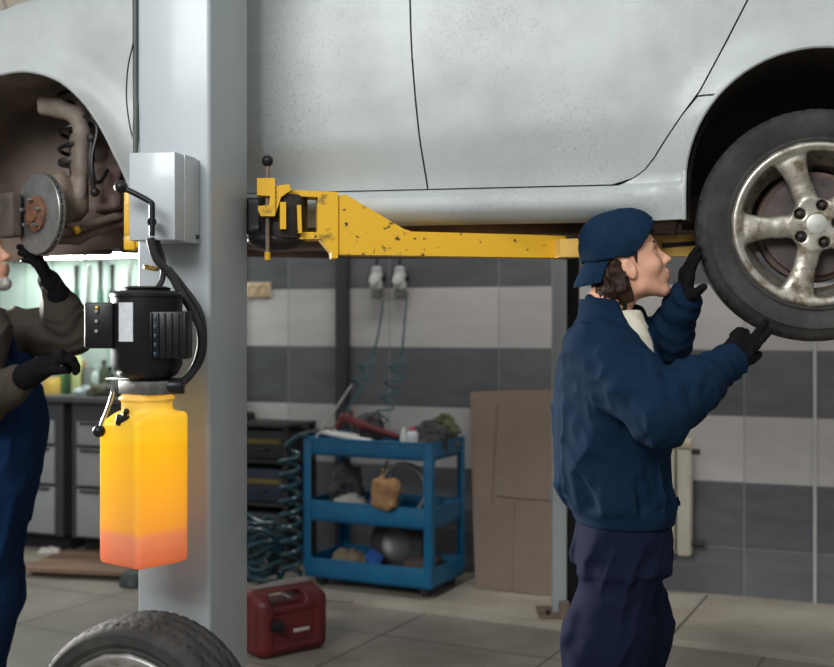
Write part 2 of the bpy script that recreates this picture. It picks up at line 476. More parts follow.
def floor_mat():
    m = bpy.data.materials.new('workshop_floor_tiles'); m.use_nodes = True
    nt = m.node_tree; L = nt.links.new; N = lambda t: nt.nodes.new(t); b = nt.nodes['Principled BSDF']
    tc = N('ShaderNodeTexCoord'); mp = N('ShaderNodeMapping'); mp.inputs['Rotation'].default_value = (0, 0, 0); L(tc.outputs['Object'], mp.inputs[0])
    br = N('ShaderNodeTexBrick'); br.offset = 0; br.inputs['Scale'].default_value = 1
    br.inputs['Brick Width'].default_value = .8; br.inputs['Row Height'].default_value = .62; br.inputs['Mortar Size'].default_value = .006
    br.inputs['Color1'].default_value = (.30, .27, .235, 1); br.inputs['Color2'].default_value = (.26, .235, .205, 1); br.inputs['Mortar'].default_value = (.10, .09, .08, 1)
    L(mp.outputs[0], br.inputs['Vector'])
    ns = N('ShaderNodeTexNoise'); ns.inputs['Scale'].default_value = 2.6; ns.inputs['Detail'].default_value = 9; ns.inputs['Roughness'].default_value = .65; L(tc.outputs['Object'], ns.inputs['Vector'])
    r = N('ShaderNodeValToRGB'); r.color_ramp.elements[0].position = .3; r.color_ramp.elements[1].position = .72
    r.color_ramp.elements[0].color = (.62, .60, .56, 1); r.color_ramp.elements[1].color = (1.12, 1.1, 1.06, 1); L(ns.outputs['Fac'], r.inputs[0])
    mx = N('ShaderNodeMix'); mx.data_type = 'RGBA'; mx.blend_type = 'MULTIPLY'; mx.inputs[0].default_value = 1
    L(br.outputs['Color'], mx.inputs[6]); L(r.outputs[0], mx.inputs[7]); L(mx.outputs[2], b.inputs['Base Color'])
    mr = N('ShaderNodeMapRange'); mr.inputs['To Min'].default_value = .35; mr.inputs['To Max'].default_value = .62; L(ns.outputs['Fac'], mr.inputs['Value']); L(mr.outputs[0], b.inputs['Roughness'])
    return m

FDIR = Vector((.889, -.458, 0))          # the edge of the raised strip along the wall
FANG = math.atan2(FDIR.y, FDIR.x)
fo = MB().box((0, 0, -.05), (14, 16, .1)).build('floor', floor_mat(), local=True, smooth=False)
fo.location = (-.3, 3.2, 0); fo.rotation_euler.z = FANG; tag(fo, kind='structure')
# raised strip
sm = mat('strip_concrete', (.44, .40, .325), .55, col2=(.25, .205, .155), vscale=1.6, detail=9, lo=.42, hi=.75, bump=.15, bscale=20)
e0 = Vector((-.083, 5.67, 0)); a0, a1 = e0-FDIR*3.6, e0+FDIR*3.6
w0, w1 = WA-WD*3.2, WA+WD*5.2
st = MB()
st._put([a0, a1, w1, w0, a0+Vector((0, 0, .028)), a1+Vector((0, 0, .028)), w1+Vector((0, 0, .028)), w0+Vector((0, 0, .028))],
        [(0, 1, 5, 4), (1, 2, 6, 5), (2, 3, 7, 6), (3, 0, 4, 7), (4, 5, 6, 7)])
tag(st.build('floor_strip', sm, smooth=False), kind='structure')
# joints across the strip
jt = MB()
for px, py in ((660, 655), (432, 604), (300, 590)):
    Y = CAM_Z*FPX/(py-HY); p = Vector(((px-CX)/FPX*Y, Y, .0285)); n = Vector((.42, .907, 0))
    q = p+n*1.05; w = FDIR*.006
    jt._put([p-w, p+w, q+w, q-w], [(0, 1, 2, 3)])
tag(jt.build('floor_joint_lines', mat('joint_dirt', (.09, .08, .07), .9), smooth=False), kind='structure')

wl = MB().box((1.0, .1, 2.1), (9.6, .2, 4.2)).build('wall_back', wall_mat(), local=True, smooth=False)
wl.location = WA; wl.rotation_euler.z = WANG; tag(wl, kind='structure')
# white corner strip at the right
p = wallpt(815, 612); tr = MB(wall_frame(Vector((p.x, p.y, 0)))).box((0, -.004, 1.31), (.016, .014, 2.58)).build('trim_1', mat('white_trim', (.55, .56, .54), .45), smooth=False)
tag(tr, kind='structure')
# dark duct standing against the wall behind the trolley
p = wallpt(345, 400); du = MB(wall_frame(Vector((p.x, p.y, .028)))).box((0, -.03, 1.3), (.072, .06, 2.6), bev=.006).build('dark_duct', mat('duct_grey', (.045, .048, .052), .5), origin=(p.x, p.y, .028))
tag(du, 'dark upright duct on the tiled wall behind the blue trolley', 'duct')
# crack in the plaster high up behind the car's bonnet
cr = MB(); pts = [wallpt(x, y, .004) for x, y in ((3, 0), (6, 6), (5, 11), (10, 16), (12, 20))]
cr.tube(pts, .006, 5); pts = [wallpt(x, y, .004) for x, y in ((5, 11), (1, 18))]; cr.tube(pts, .004, 5)
tag(cr.build('wall_crack', mat('crack_grey', (.36, .30, .24), .9)), kind='structure')
# ================================================================== the car
C0 = Vector((1.138, 3.30, 0)); CU = Vector((.9787, -.2054, 0)); CV = Vector((.2054, .9787, 0))
def carpt(u, v, w): return C0+CU*u+CV*v+Vector((0, 0, w))
def car_uw(px, py, v=0.):
    a = (px-CX)/FPX; P = C0+CV*v
    u = (a*P.y-P.x)/(CU.x-a*CU.y); Y = P.y+u*CU.y
    return u, CAM_Z+(HY-py)/FPX*Y
UF = car_uw(35, 213)[0]                              # front axle
RA = (car_uw(818, 178)[0], car_uw(818, 178)[1], .372)          # rear arch: u, w, radius
FA = (car_uw(30, 190)[0], car_uw(30, 190)[1], .37)
def sst(a, b, x):
    t = min(1, max(0, (x-a)/(b-a))); return t*t*(3-2*t)
def wtop(u): return 2.62-.30*sst(-1.9, -3.5, u)-.05*sst(-.5, 1.2, u)
def vs(u, w):
    wc = 1.957+.055*sst(-1.7, -.2, u)
    wd = 1.823
    k = ((w-2.23)/.27)
    up = .016*k*k
    if w >= wc: v = up
    else:
        t = (wc-w)/max(wc-wd, 1e-3)
        kc = ((wc-2.23)/.27); v = .016*kc*kc+.052*min(t, 1.3)
    # sill
    fade = 1-sst(-.62, -.40, u); ff = sst(-1.95, -1.6, u); fade *= ff
    x = w
    sill = .052-.038*sst(1.822, 1.790, x)+.055*sst(1.765, 1.705, x)**1.5
    plain = .030+.02*sst(1.80, 1.70, x)
    s = sill*fade+plain*(1-fade)
    m = 1-sst(1.818, 1.827, w)
    v = v*(1-m)+s*m
    for A in (RA, FA):
        r = math.hypot(u-A[0], (w-A[1]) if w > A[1] else (w-A[1])*.25)
        v -= (.030 if A is RA else .022)*math.exp(-((r-A[2])/.055)**2)
    t = (w-(wtop(u)-.16))/.16
    if t > 0: v += .16*(1-math.sqrt(max(0, 1-min(t, 1)**2)))
    v += .25*sst(-2.65, -3.3, u)**2                   # the nose turns in
    v += .12*sst(.45, 1.1, u)**2
    return v

car = empty('car', carpt(-1.2, .85, 1.6), 'silver car with dusty doors raised on the yellow lift arms', 'car')

def panel(name, poly, m, step=.028, skirt=.022):
    V, F, P2 = cdt_panel(poly, step, lambda a, b: carpt(a, vs(a, b), b))
    cnt = {}
    for f in F:
        for i in range(3):
            e = (f[i], f[(i+1) % 3]); cnt.setdefault(tuple(sorted(e)), []).append(e)
    # faces should look towards -v
    f = F[0]; nrm = (Vector(V[f[1]])-Vector(V[f[0]])).cross(Vector(V[f[2]])-Vector(V[f[0]]))
    flip = nrm.dot(CV) > 0
    if flip: F = [t[::-1] for t in F]
    bd = [e[0] for e in cnt.values() if len(e) == 1]
    V = list(V); m2 = {}
    n0 = len(V)
    def inner(i):
        if i not in m2: m2[i] = len(V); V.append(V[i]+CV*skirt)
        return m2[i]
    for a, b in bd:
        if flip: a, b = b, a
        F.append((b, a, inner(a), inner(b)))
    return link_mesh(name, V, F, m, car, True, 40)
PX = lambda L, v=.02: [car_uw(x, y, v) for x, y in L]
g = .0028
# seams, each from top to bottom
seam_b = PX([(409, -80), (409, -40), (411, 0), (412, 30), (413.5, 60), (416.5, 100), (420.5, 145), (425, 184)])
seam_r = PX([(800, -80), (774, -40), (748, 0), (725, 45), (700, 92), (682, 116), (665, 140), (654, 157), (645, 168), (634, 176), (618, 181)])
bot_y = lambda px: 184.2+(425-px)*.031 if px < 425 else 184.2-(px-425)*.0165
ufd = car_uw(196, 150)[0]
def sh(L, du=0., dw=0.): return [(u+du, w+dw) for u, w in L]
wb = 1.8235
panel('rear_door', sh(seam_b, g)[:-1]+[(seam_b[-1][0]+g, wb)]+[(u, w) for u, w in [(seam_r[-1][0]-.02, wb)]]+[(u-g, max(w, wb)) for u, w in reversed(seam_r[:-1])], paint)
fd_front = [(ufd, 2.56), (ufd, 2.2), (ufd+.01, 1.95), (ufd+.02, wb)]
panel('front_door', [(u, w) for u, w in fd_front]+[(seam_b[-1][0]-g, wb)]+[(u-g, w) for u, w in reversed(seam_b[:-1])], paint)
# rear arch outline, from the lower front edge over the top
arc = [(RA[0]-RA[2], 1.712), (RA[0]-RA[2], RA[1])]
arc = [(RA[0]-RA[2], 1.712), (RA[0]-RA[2]-.001, 1.78)]+[(RA[0]-RA[2]*math.cos(t), RA[1]+RA[2]*math.sin(t)) for t in np.linspace(0, PI, 36)]+[(RA[0]+RA[2], 1.70)]
iseam = min(range(len(arc)), key=lambda i: abs(arc[i][1]-car_uw(703, 95)[1]) if i < 20 else 9)
wseam = arc[iseam][1]
useam = float(np.interp(wseam, [p[1] for p in reversed(seam_r)], [p[0] for p in reversed(seam_r)]))
sr_low = [p for p in seam_r if p[1] < wseam]
sr_high = [p for p in seam_r if p[1] >= wseam]
fa_back = FA[0]+FA[2]
panel('sill_panel', [(ufd+.03, 1.712)]+[(u, w) for u, w in arc[:iseam]]+[(arc[iseam][0]-.001, wseam-g)]+[(useam+2*g, wseam-g)]+
      [(u+g, w) for u, w in sr_low[:-1]]+[(sr_low[-1][0], wb-2*g), (ufd+.03, wb-2*g)], paint, step=.016)
panel('rear_wing', [(useam+2*g, wseam+g)]+[(arc[iseam][0]+.001, wseam+g)]+arc[iseam+1:]+[(1.15, 1.70), (1.15, 2.5)]+[(u+g, w) for u, w in sr_high], paint, step=.024)
farc = PX([(-110, 260), (-108, 215), (-95, 160), (-70, 110), (-40, 82), (0, 73), (22, 70), (45, 74), (65, 84), (85, 104), (102, 133), (116, 168), (124, 200), (127, 225)], -.02)
farc = [(p.x, p.y) for p in spline([Vector((a, b, 0)) for a, b in farc], 4)]
farc.append((farc[-1][0], 1.712))
nose = -3.32
panel('front_wing', [(nose, 1.72), (farc[0][0], 1.72)]+farc[1:]+[(ufd+.03-2*g, 1.712), (ufd+.03-2*g, wb), (ufd-2*g, 1.95), (ufd-2*g, 2.2), (ufd-2*g, wtop(ufd)-.005)]+
      [(u, wtop(u)-.002) for u in np.linspace(ufd-.1, nose, 22)], paint, step=.026)

# the rest of the shell: far side, bonnet, roof, ends
us = list(np.linspace(nose, 1.15, 46)); V = []; F = []
def ring(u):
    W = 1.74; wt = wtop(u); q = []
    vt = vs(u, wt-.003)
    q.append((vt, wt-.003)); q.append((vt+.05, wt+.012)); q.append((vt+.18, wt+.03)); q.append((W/2, wt+.045))
    for v, w in reversed(q[:-1]): q.append((W-v, w))
    for w in (2.3, 2.1, 1.95, 1.83, 1.74): q.append((W-vs(u, w)-.0, w))
    return q
for u in us:
    r = ring(u); n = len(r); V += [carpt(u, v, w) for v, w in r]
for i in range(len(us)-1):
    for j in range(n-1): F.append((i*n+j, i*n+j+1, (i+1)*n+j+1, (i+1)*n+j))
for u, fl in ((nose, 0), (1.15, 1)):
    b = len(V); L = [(vs(u, w), w) for w in (1.72, 1.9, 2.1, 2.3)]+ring(u); V += [carpt(u, v, w) for v, w in L]
    F.append(tuple(range(b, b+len(L))) if fl else tuple(range(b+len(L)-1, b-1, -1)))
link_mesh('body_shell', V, F, paint, car, True, 50)
# cabin
V = []; F = []
secs = [(-2.0, 2.60, .16), (-1.25, 3.02, .26), (-.6, 3.06, .26), (.15, 3.02, .27), (.8, 2.58, .2)]
for u, w, ins in secs: V += [carpt(u, .10, min(w, 2.60)), carpt(u, ins, w), carpt(u, 1.74-ins, w), carpt(u, 1.64, min(w, 2.60))]
for i in range(len(secs)-1):
    for j in range(3): F.append((i*4+j, i*4+j+1, i*4+j+5, i*4+j+4))
link_mesh('cabin', V, F, mat('tinted_glass', (.02, .025, .025), .08, coat=.5), car, False)

# underside with box-shaped openings for the wheels
ub = MB(Matrix((( CU.x, CV.x, 0, C0.x), (CU.y, CV.y, 0, C0.y), (0, 0, 1, 0), (0, 0, 0, 1))))
rl, rr = RA[0]-RA[2]-.01, RA[0]+RA[2]+.01
fl_, fr_ = farc[0][0]-.01, farc[-1][0]+.012
ub.box(((fr_+rl)/2, .87, 1.755), (rl-fr_, 1.62, .06), bev=.02)
ub.box(((nose+fl_)/2, .87, 1.755), (fl_-nose, 1.5, .06)); ub.box(((rr+1.13)/2, .87, 1.755), (1.13-rr, 1.5, .06))
for a, b in ((fl_, fr_), (rl, rr)): ub.box(((a+b)/2, .87, 1.78), (b-a, .84, .09))
ub.box((-1.2, .30, 1.715), (1.3, .09, .05), bev=.012); ub.box((-1.2, 1.44, 1.715), (1.3, .09, .05), bev=.012)
ub.box((-1.2, .87, 1.72), (1.6, .22, .06), bev=.02)
ub.tube([(-2.6, .95, 1.72), (-1.6, .98, 1.69), (-.6, .98, 1.69), (.4, .9, 1.70), (.9, .5, 1.70)], .03, 10, 5)
ub.build('underbody', under, car, True, 40)

def liner_part(outline, name, lm, d0=.012, d1=.46):
    V = []; F = []; n = len(outline)
    for u, w in outline: V.append(carpt(u, vs(u, w)+d0, w))
    for u, w in outline: V.append(carpt(u, d1, w))
    for i in range(n-1): F.append((i, i+1, n+i+1, n+i))
    c = len(V); V.append(carpt(sum(p[0] for p in outline)/n, d1, sum(p[1] for p in outline)/n))
    for i in range(n-1): F.append((n+i, n+i+1, c))
    F.append((2*n-1, n, c))
    return link_mesh(name, V, F, lm, car, True, 50)
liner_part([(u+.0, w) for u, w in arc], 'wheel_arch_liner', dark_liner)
liner_part(farc, 'wheel_arch_liner', liner)
# rolled edge of each arch
for ol in (arc, farc):
    MB().tube([carpt(u, vs(u, w)+.006, w) for u, w in ol], .0075, 8).build('arch_lip', paint, car)
# dust flap behind the rear arch edge
MB().tube([carpt(u+.012, .06, w) for u, w in arc[:9]], .011, 8).build('arch_seal', blackplastic, car)

# ------------------------------------------------------------------ wheels
def tyre_mesh(R, W, rim, NT=240, tread='block'):
    """axis = local z, outer face at z=0, going to z=W"""
    prof = [(rim-.004, .010), (rim+.004, .004), (rim+.012, .002), (rim+.018, .006), (rim+.022, .004), ((rim+R)/2-.01, -.004), ((rim+R)/2+.015, -.006), (R-.035, -.002), (R-.022, .004), (R-.012, .012), (R-.005, .022)]
    nt = 15
    tr = [(R-.004*abs(2*k/(nt-1)-1)**2+.001, .026+(W-.052)*k/(nt-1)) for k in range(nt)]
    full = prof+tr+[(r, W-z) for r, z in reversed(prof)]+[(rim-.02, W-.02), (rim-.02, .02)]
    V = []; F = []; m = len(full); i0 = len(prof)
    for i, (r, z) in enumerate(full):
        for k in range(NT):
            rr = r
            if i0-1 <= i < i0+nt+1:
                j = i-i0
                groove = j in (3, 7, 11)
                sipe = ((k+j*2 if j < 7 else k-j*2) % 6) == 0 or (j in (-1, 0, nt-1, nt) and k % 4 == 0)
                if groove: rr -= .007
                elif sipe: rr -= .005
            t = 2*PI*k/NT; V.append((rr*math.cos(t), rr*math.sin(t), z))
    for i in range(m):
        j = (i+1) % m
        for k in range(NT): F.append((i*NT+k, i*NT+(k+1) % NT, j*NT+(k+1) % NT, j*NT+k))
    return V, F
def xf(T, V): return [T @ Vector(v) for v in V]
def five_spoke(rim, W, a0, h=.0032):
    """alloy wheel face and barrel; local z = axis, outer face near z=0"""
    s = SDF((-rim-.02, -rim-.02, -.02), (rim+.02, rim+.02, W), h)
    for i in range(5):
        a = a0+i*2*PI/5; c, q = math.cos(a), math.sin(a)
        tz = (0, 0, 1)
        s.cap((c*.04, q*.04, .030), (c*.10, q*.10, .022), .036, .030, .025, sq=(tz, .5))
        s.cap((c*.10, q*.10, .022), (c*(rim-.045), q*(rim-.045), .020), .029, .036, .015, sq=(tz, .5))
        for da in (-.16, .16):
            cc, qq = math.cos(a+da), math.sin(a+da)
            s.cap((c*(rim-.085), q*(rim-.085), .021), (cc*(rim-.012), qq*(rim-.012), .014), .018, .020, .02, sq=(tz, .6))
    def hub(x, y, z): return np.maximum(np.sqrt(x*x+y*y)-.072, np.abs(z-.032)-.022)
    s.apply(hub, (-.075, -.075, 0), (.075, .075, .06), .022)
    def lip(x, y, z):
        q = np.sqrt(x*x+y*y)-(rim-.006); return np.sqrt((q/1.0)**2+((z-.008)/1.1)**2)-.0115
    s.apply(lip, (-rim-.02, -rim-.02, -.01), (rim+.02, rim+.02, .03), .016)
    def barrel(x, y, z):
        q = np.sqrt(x*x+y*y); R0 = rim-.012-.035*np.clip(z/.09, 0, 1)
        return np.maximum(np.abs(q-R0)-.0055, np.maximum(.004-z, z-(W-.03)))
    s.apply(barrel, (-rim-.02, -rim-.02, 0), (rim+.02, rim+.02, W), .012)
    for i in range(5):
        a = a0+PI/5+i*2*PI/5; s.cap((math.cos(a)*.056, math.sin(a)*.056, -.02), (math.cos(a)*.056, math.sin(a)*.056, .018), .0155, .0155, .004, 's')
    return s.mesh()
def wheel(parent, T, R, W, rim, a0, am, name='wheel', cap=True):
    """T maps the wheel's own axes to the world; parts: tyre, rim, centre cap, lug nuts"""
    V, F = tyre_mesh(R, W, rim)
    ty = link_mesh('tyre' if name is None else name, xf(T, V), F, rubber, parent, True, 35)
    P = parent if name is None else ty
    V, Q = five_spoke(rim, W, a0)
    link_mesh('rim', xf(T, V), [tuple(q) for q in Q], am, P, True, 180)
    m = MB(T); m.lathe([(.001, .004), (.022, .004), (.029, .006), (.032, .011), (.032, .02)], (0, 0, 0), (0, 0, 1), 28); m.build('centre_cap', mat('cap_silver', (.52, .52, .47), .45, .5, col2=(.42, .41, .36), vscale=30), P)
    for i in range(5):
        a = a0+PI/5+i*2*PI/5; c = Vector((math.cos(a)*.056, math.sin(a)*.056, 0))
        m = MB(T); m.lathe([(.004, .002), (.0085, .0035), (.0105, .008), (.0115, .022)], c, (0, 0, 1), 6); m.lathe([(.003, .0005), (.006, .0015), (.008, .004)], c, (0, 0, 1), 12)
        m.build('lug_nut', darkmetal, P)
    return ty
def frame(o, x, y, z):
    return Matrix(((x[0], y[0], z[0], o[0]), (x[1], y[1], z[1], o[1]), (x[2], y[2], z[2], o[2]), (0, 0, 0, 1)))
ru, rw = car_uw(816, 224, .015)
TW = frame(carpt(ru+.003, .012, rw), CU, Vector((0, 0, 1)), CV)
rear = wheel(car, TW, .337, .215, .232, math.radians(183), alloy, 'wheel')
rear['label'] = 'dirty five spoke rear wheel'
# brake behind the rear wheel
m = MB(TW); m.lathe([(.05, .075), (.145, .075), (.145, .095), (.05, .095)], (0, 0, 0), (0, 0, 1), 48); m.build('brake_disc', mat('worn_disc', (.05, .038, .036), .5, .4, col2=(.09, .07, .066), vscale=20), car)
m = MB(TW); m.lathe([(.0, .048), (.072, .050), (.072, .08)], (0, 0, 0), (0, 0, 1), 36); m.build('hub', hubrust, car)
m = MB(TW); m.lathe([(.03, .10), (.16, .10), (.165, .12), (.03, .125)], (0, 0, 0), (0, 0, 1), 40); m.tube([(-.02, 0, .13), (-.02, 0, .7)], .035, 12); m.tube([(.03, .02, .16), (.06, .35, .3)], .03, 12); m.build('rear_axle', under, car)

# ------------------------------------------------------------------ front corner without its wheel
fp = at(37, 214, 3.82)
nd = Vector((-.66, -.75, 0)).normalized()                       # out of the disc's face
TB = frame(fp, Vector((-nd.y, nd.x, 0)), Vector((0, 0, 1)), -nd)   # z goes into the car
m = MB(TB)
m.lathe([(.062, -.002), (.078, 0), (.132, 0), (.134, .002), (.134, .009), (.118, .010), (.118, .015), (.134, .016), (.134, .024), (.06, .026)], (0, 0, 0), (0, 0, 1), 64)
for k in range(36):
    a = k*2*PI/36; m.box((math.cos(a)*.122, math.sin(a)*.122, .0125), (.03, .004, .008), Matrix.Rotation(a, 3, 'Z'))
bd = m.build('brake_disc', disc_steel, car)
m = MB(TB); m.lathe([(.001, -.024), (.026, -.024), (.029, -.021), (.030, -.016), (.055, -.014), (.060, -.010), (.060, 0)], (0, 0, 0), (0, 0, 1), 40); m.build('hub', hubrust, bd)
for i in range(5):
    a = .3+i*2*PI/5; m = MB(TB); m.cyl((math.cos(a)*.05, math.sin(a)*.045, -.012), (math.cos(a)*.045, math.sin(a)*.045, -.034), .0055, n=10); m.build('wheel_stud', steel, bd)
# caliper wraps the disc's forward edge
s = SDF((-.2, -.12, -.09), (-.03, .12, .10), .004)
s.rbox((-.115, 0, -.032), (.045, .075, .022), .012, .01); s.rbox((-.115, 0, .058), (.045, .07, .03), .014, .01); s.rbox((-.150, 0, .012), (.016, .06, .06), .01, .015)
s.cap((-.11, .03, .06), (-.11, .03, .09), .024, .024); s.rbox((-.115, 0, .012), (.028, .10, .016), .003, .002, 's')
V, Q = s.mesh(); link_mesh('brake_caliper', xf(TB, V), [tuple(q) for q in Q], mat('caliper_brown', (.055, .043, .036), .8, col2=(.11, .085, .065), vscale=16), car, True, 180)
# upright (knuckle), strut, links: places given by where they stand in the arch
A = lambda px, py, dY=0.: at(px, py, 3.86+dY)
s = SDF(tuple(A(20, 260, -.1)), tuple(A(130, 60, .42)), .006)
s.cap(A(50, 214, .03), A(62, 214, .08), .065, .05, .03); s.cap(A(60, 180, .1), A(72, 214, .12), .03, .035, .03); s.cap(A(62, 235, .08), A(60, 190, .1), .03, .032, .03)
s.cap(A(66, 232, .1), A(88, 228, .14), .024, .018, .02)
s.chain([A(80, 208, .12), A(80, 165, .14), A(78, 140, .16)], [.03, .028, .03], .02)
s.build('steering_knuckle', rust, car)
m = MB(); m.tube([A(78, 205, .16), A(75, 60, .22)], .026, 16); m.cyl(A(77, 165, .18), A(76, 158, .18), .062, n=24, bev=.006); m.cyl(A(75, 72, .22), A(75, 60, .22), .07, n=24, bev=.008); m.build('strut', darkmetal, car)
pts = []
p0, p1 = A(77, 160, .18), A(75, 72, .22)
for k in range(16*5+1):
    t = k/80; c = p0.lerp(p1, t); a = t*2*PI*5; pts.append(c+Vector((math.cos(a), math.sin(a), 0))*.058)
MB().tube(pts, .0075, 8).build('coil_spring', blackpaint, car)
# grey-brown upper arm and its bracket
s = SDF(tuple(A(20, 240, -.05)), tuple(A(135, 60, .4)), .006)
s.chain([A(40, 106, .14), A(58, 108, .13), A(78, 116, .12), A(83, 136, .11), A(82, 170, .11), A(80, 196, .11)], [.026, .031, .03, .027, .024, .022], .02); s.chain([A(44, 106, .14), A(34, 104, .24), A(30, 100, .38)], [.028, .034, .04], .02)
s.chain([A(62, 86, .2), A(86, 104, .16), A(98, 122, .15)], [.02, .024, .018], .02)
s.build('upper_arm', mat('suspension_grey', (.30, .25, .205), .7, .1, col2=(.17, .135, .105), vscale=10), car)
m = MB(); m.tube([A(92, 140, .06), A(90, 165, .05), A(94, 190, .06)], .0085, 10, 6); m.sphere(A(92, 138, .06), .018); m.sphere(A(95, 192, .06), .016); m.build('drop_link', darkmetal, car)
MB().tube([A(84, 116, .05), A(97, 128, .03), A(92, 158, .02), A(94, 178, .02), A(100, 182, .04), A(108, 170, .1)], .0065, 8, 8).build('brake_hose', blackplastic, car)
# lower arm
s = SDF(tuple(A(30, 265, -.12)), tuple(A(150, 190, .45)), .006)
s.chain([A(58, 240, .05), A(76, 240, .1), A(98, 229, .16), A(124, 222, .22), A(140, 222, .26)], [.026, .026, .03, .034, .034], .02, sq=((0, 0, 1), .6))
s.cap(A(100, 226, .16), A(120, 232, .34), .028, .03, .02)
s.build('lower_arm', under, car)
MB().tube([A(66, 226, .04), A(96, 222, .1), A(130, 212, .2)], [.009, .013, .016], 10, 4).build('track_rod', rust, car)
s = SDF(tuple(A(85, 250, 0)), tuple(A(140, 120, .42)), .008)
s.rbox(A(112, 190, .22), (.055, .10, .08), .02, .02); s.ell(A(102, 205, .15), (.05, .05, .04), .02); s.ell(A(118, 160, .2), (.035, .06, .06), .02)
s.disp(lambda P: .012*vnoise(P*28))
s.build('subframe', under, car)
# small yellow plug low behind the disc
MB().cyl(A(74, 231, .02), A(79, 229, .03), .014, n=14, bev=.003).build('yellow_plug', yellow, car)
# ================================================================== near lift post, with its control box
PC = at(210, 322, 3.20); PC.z = 0
PS, PD = .217, .302
TP = frame(PC, CU, CV, Vector((0, 0, 1)))
post = empty('lift_post', PC+CU*(-PS/2)+CV*(PD/2), 'tall grey square lift post with a control box, in front of the car', 'lift post')
b = bmesh.new()
m = MB(TP); m.box((-PS/2, PD/2, 1.75), (PS, PD, 3.5), bev=.012, seg=4); m.build('column', post_grey, post)
m = MB(TP); m.box((-PS/2, PD/2, .012), (.42, .5, .024), bev=.004); m.build('base_plate', post_grey, post)
# control box
z0, z1 = 1.626, 1.858
m = MB(TP); m.box((-.095, -.084, (z0+z1)/2), (.13, .168, z1-z0), bev=.003); bx = m.build('control_box', box_grey, post)
m = MB(TP); m.box((-.0285, -.073, (z0+z1)/2), (.004, .075, z1-z0+.002), bev=.001); m.build('side_flange', box_grey, bx)
m = MB(TP); m.cyl((-.032, -.022, z0+.018), (-.024, -.022, z0+.018), .006, n=10); m.build('cover_screw', darkmetal, bx)
q = lambda px, py, y: None
lp = lambda px, py, Y=2.985: at(px, py, Y)
m = MB(); m.tube([lp(121, 187), lp(136, 194), lp(150, 202), lp(152, 207), lp(152, 236)], .0078, 10, 4); lev = m.build('lever', blackpaint, bx)
m = MB(); m.sphere(lp(121, 187), .0175, 20); m.build('lever_knob', blackplastic, lev)
m = MB(); m.cyl(lp(152, 222, 2.98), lp(152, 222, 3.03), .012, n=14); m.build('lever_pivot', blackpaint, bx)
# conduit down the post's edge and a loose wire beside it
m = MB(TP); m.tube([(-PS-.010, .012, 3.4), (-PS-.010, .012, 2.2), (-PS-.004, .002, 2.0), (-PS-.002, -.008, z1-.01)], .009, 10, 6); m.build('conduit', mat('conduit_dark', (.055, .065, .058), .5), post)
m = MB(TP); m.tube([(-PS-.012, .0, 2.19), (-PS-.026, -.004, 2.12), (-PS-.030, -.004, 2.04), (-PS-.022, -.004, 1.97), (-PS-.012, .0, 1.92)], .0022, 6, 6); m.build('loose_wire', cablem, post)
# yellow carriage running up the back of the post
m = MB(TP)
m = MB()
q = at(129, 218, 3.50); m.box((q.x, q.y, q.z), (.022, .04, .17), bev=.004); q = at(131, 243, 3.50); m.box((q.x, q.y, q.z), (.034, .05, .045), bev=.006)
m.box((q.x+.13, q.y+.0, q.z+.05), (.24, .03, .13), bev=.004)
m.build('carriage', yellow, post)

# ================================================================== hydraulic power unit hanging on the post
YU = 3.02
k_ = YU/FPX
U0 = at(147, 400, YU)
pu = empty('hydraulic_power_unit', (U0.x, U0.y, .76), 'black electric pump motor above an orange oil tank on the lift post', 'pump unit')
Zy = lambda py: CAM_Z+(HY-py)*k_
c = Vector((U0.x, U0.y, 0))
def P3(px, py, dY=0.): return at(px, py, YU+dY)
m = MB(); r = .091
m.lathe([(.02, Zy(380)), (.06, Zy(379)), (.078, Zy(374)), (r-.004, Zy(368)), (r, Zy(364)), (r, Zy(298)), (r+.003, Zy(297)), (r+.003, Zy(294)), (r-.006, Zy(291.5)), (.05, Zy(290)), (.001, Zy(289.5))], c, (0, 0, 1), 48)
mo = m.build('motor', blackpaint, pu)
m = MB(); m.lathe([(.058, Zy(290.5)), (.062, Zy(288)), (.05, Zy(286.5)), (.001, Zy(286))], c, (0, 0, 1), 32); m.build('motor_cap', blackpaint, mo)
m = MB(); m.box((P3(105, 325).x, U0.y-.02, Zy(325.5)), (.075, .085, .118), bev=.007); tb = m.build('terminal_box', blackplastic, mo)
for py in (311, 321, 331):
    m = MB(); q = P3(97, py, -.062); m.cyl(q, q+Vector((0, -.008, 0)), .0045, n=10); m.build('box_screw', steel, tb)
m = MB(); q = P3(97, 308, -.064); m.sphere(q, .007); m.build('brass_screw', mat('brass', (.55, .36, .10), .3, .9), tb)
# white label on the motor's left front (plain)
V = []; F = []
for i in range(7):
    a = math.radians(-126+i*4.5)
    for z in (Zy(303), Zy(341)): V.append(c+Vector((math.cos(a)*(r+.0014), math.sin(a)*(r+.0014), z)))
for i in range(6): F.append((2*i, 2*i+2, 2*i+3, 2*i+1))
link_mesh('rating_label', V, F, mat('label_paper', (.55, .56, .56), .5, col2=(.46, .47, .48), vscale=60), mo)
# ribbed capacitor housing on the right front
q = P3(171, 335, -.055)
m = MB(); m.box((q.x, q.y, q.z), (.098, .075, .122), bev=.008)
for i in range(6): m.box((q.x-.042+i*.017, q.y-.039, q.z), (.006, .008, .112), bev=.002)
ch = m.build('capacitor_housing', blackplastic, mo)
for i in range(5):
    w = P3(155, 318+i*9, -.098); m = MB(); m.box((w.x, w.y, w.z), (.006, .004, .010), bev=.001); m.build('vent_slot', mat('slot_blue', (.03, .05, .08), .4), ch)
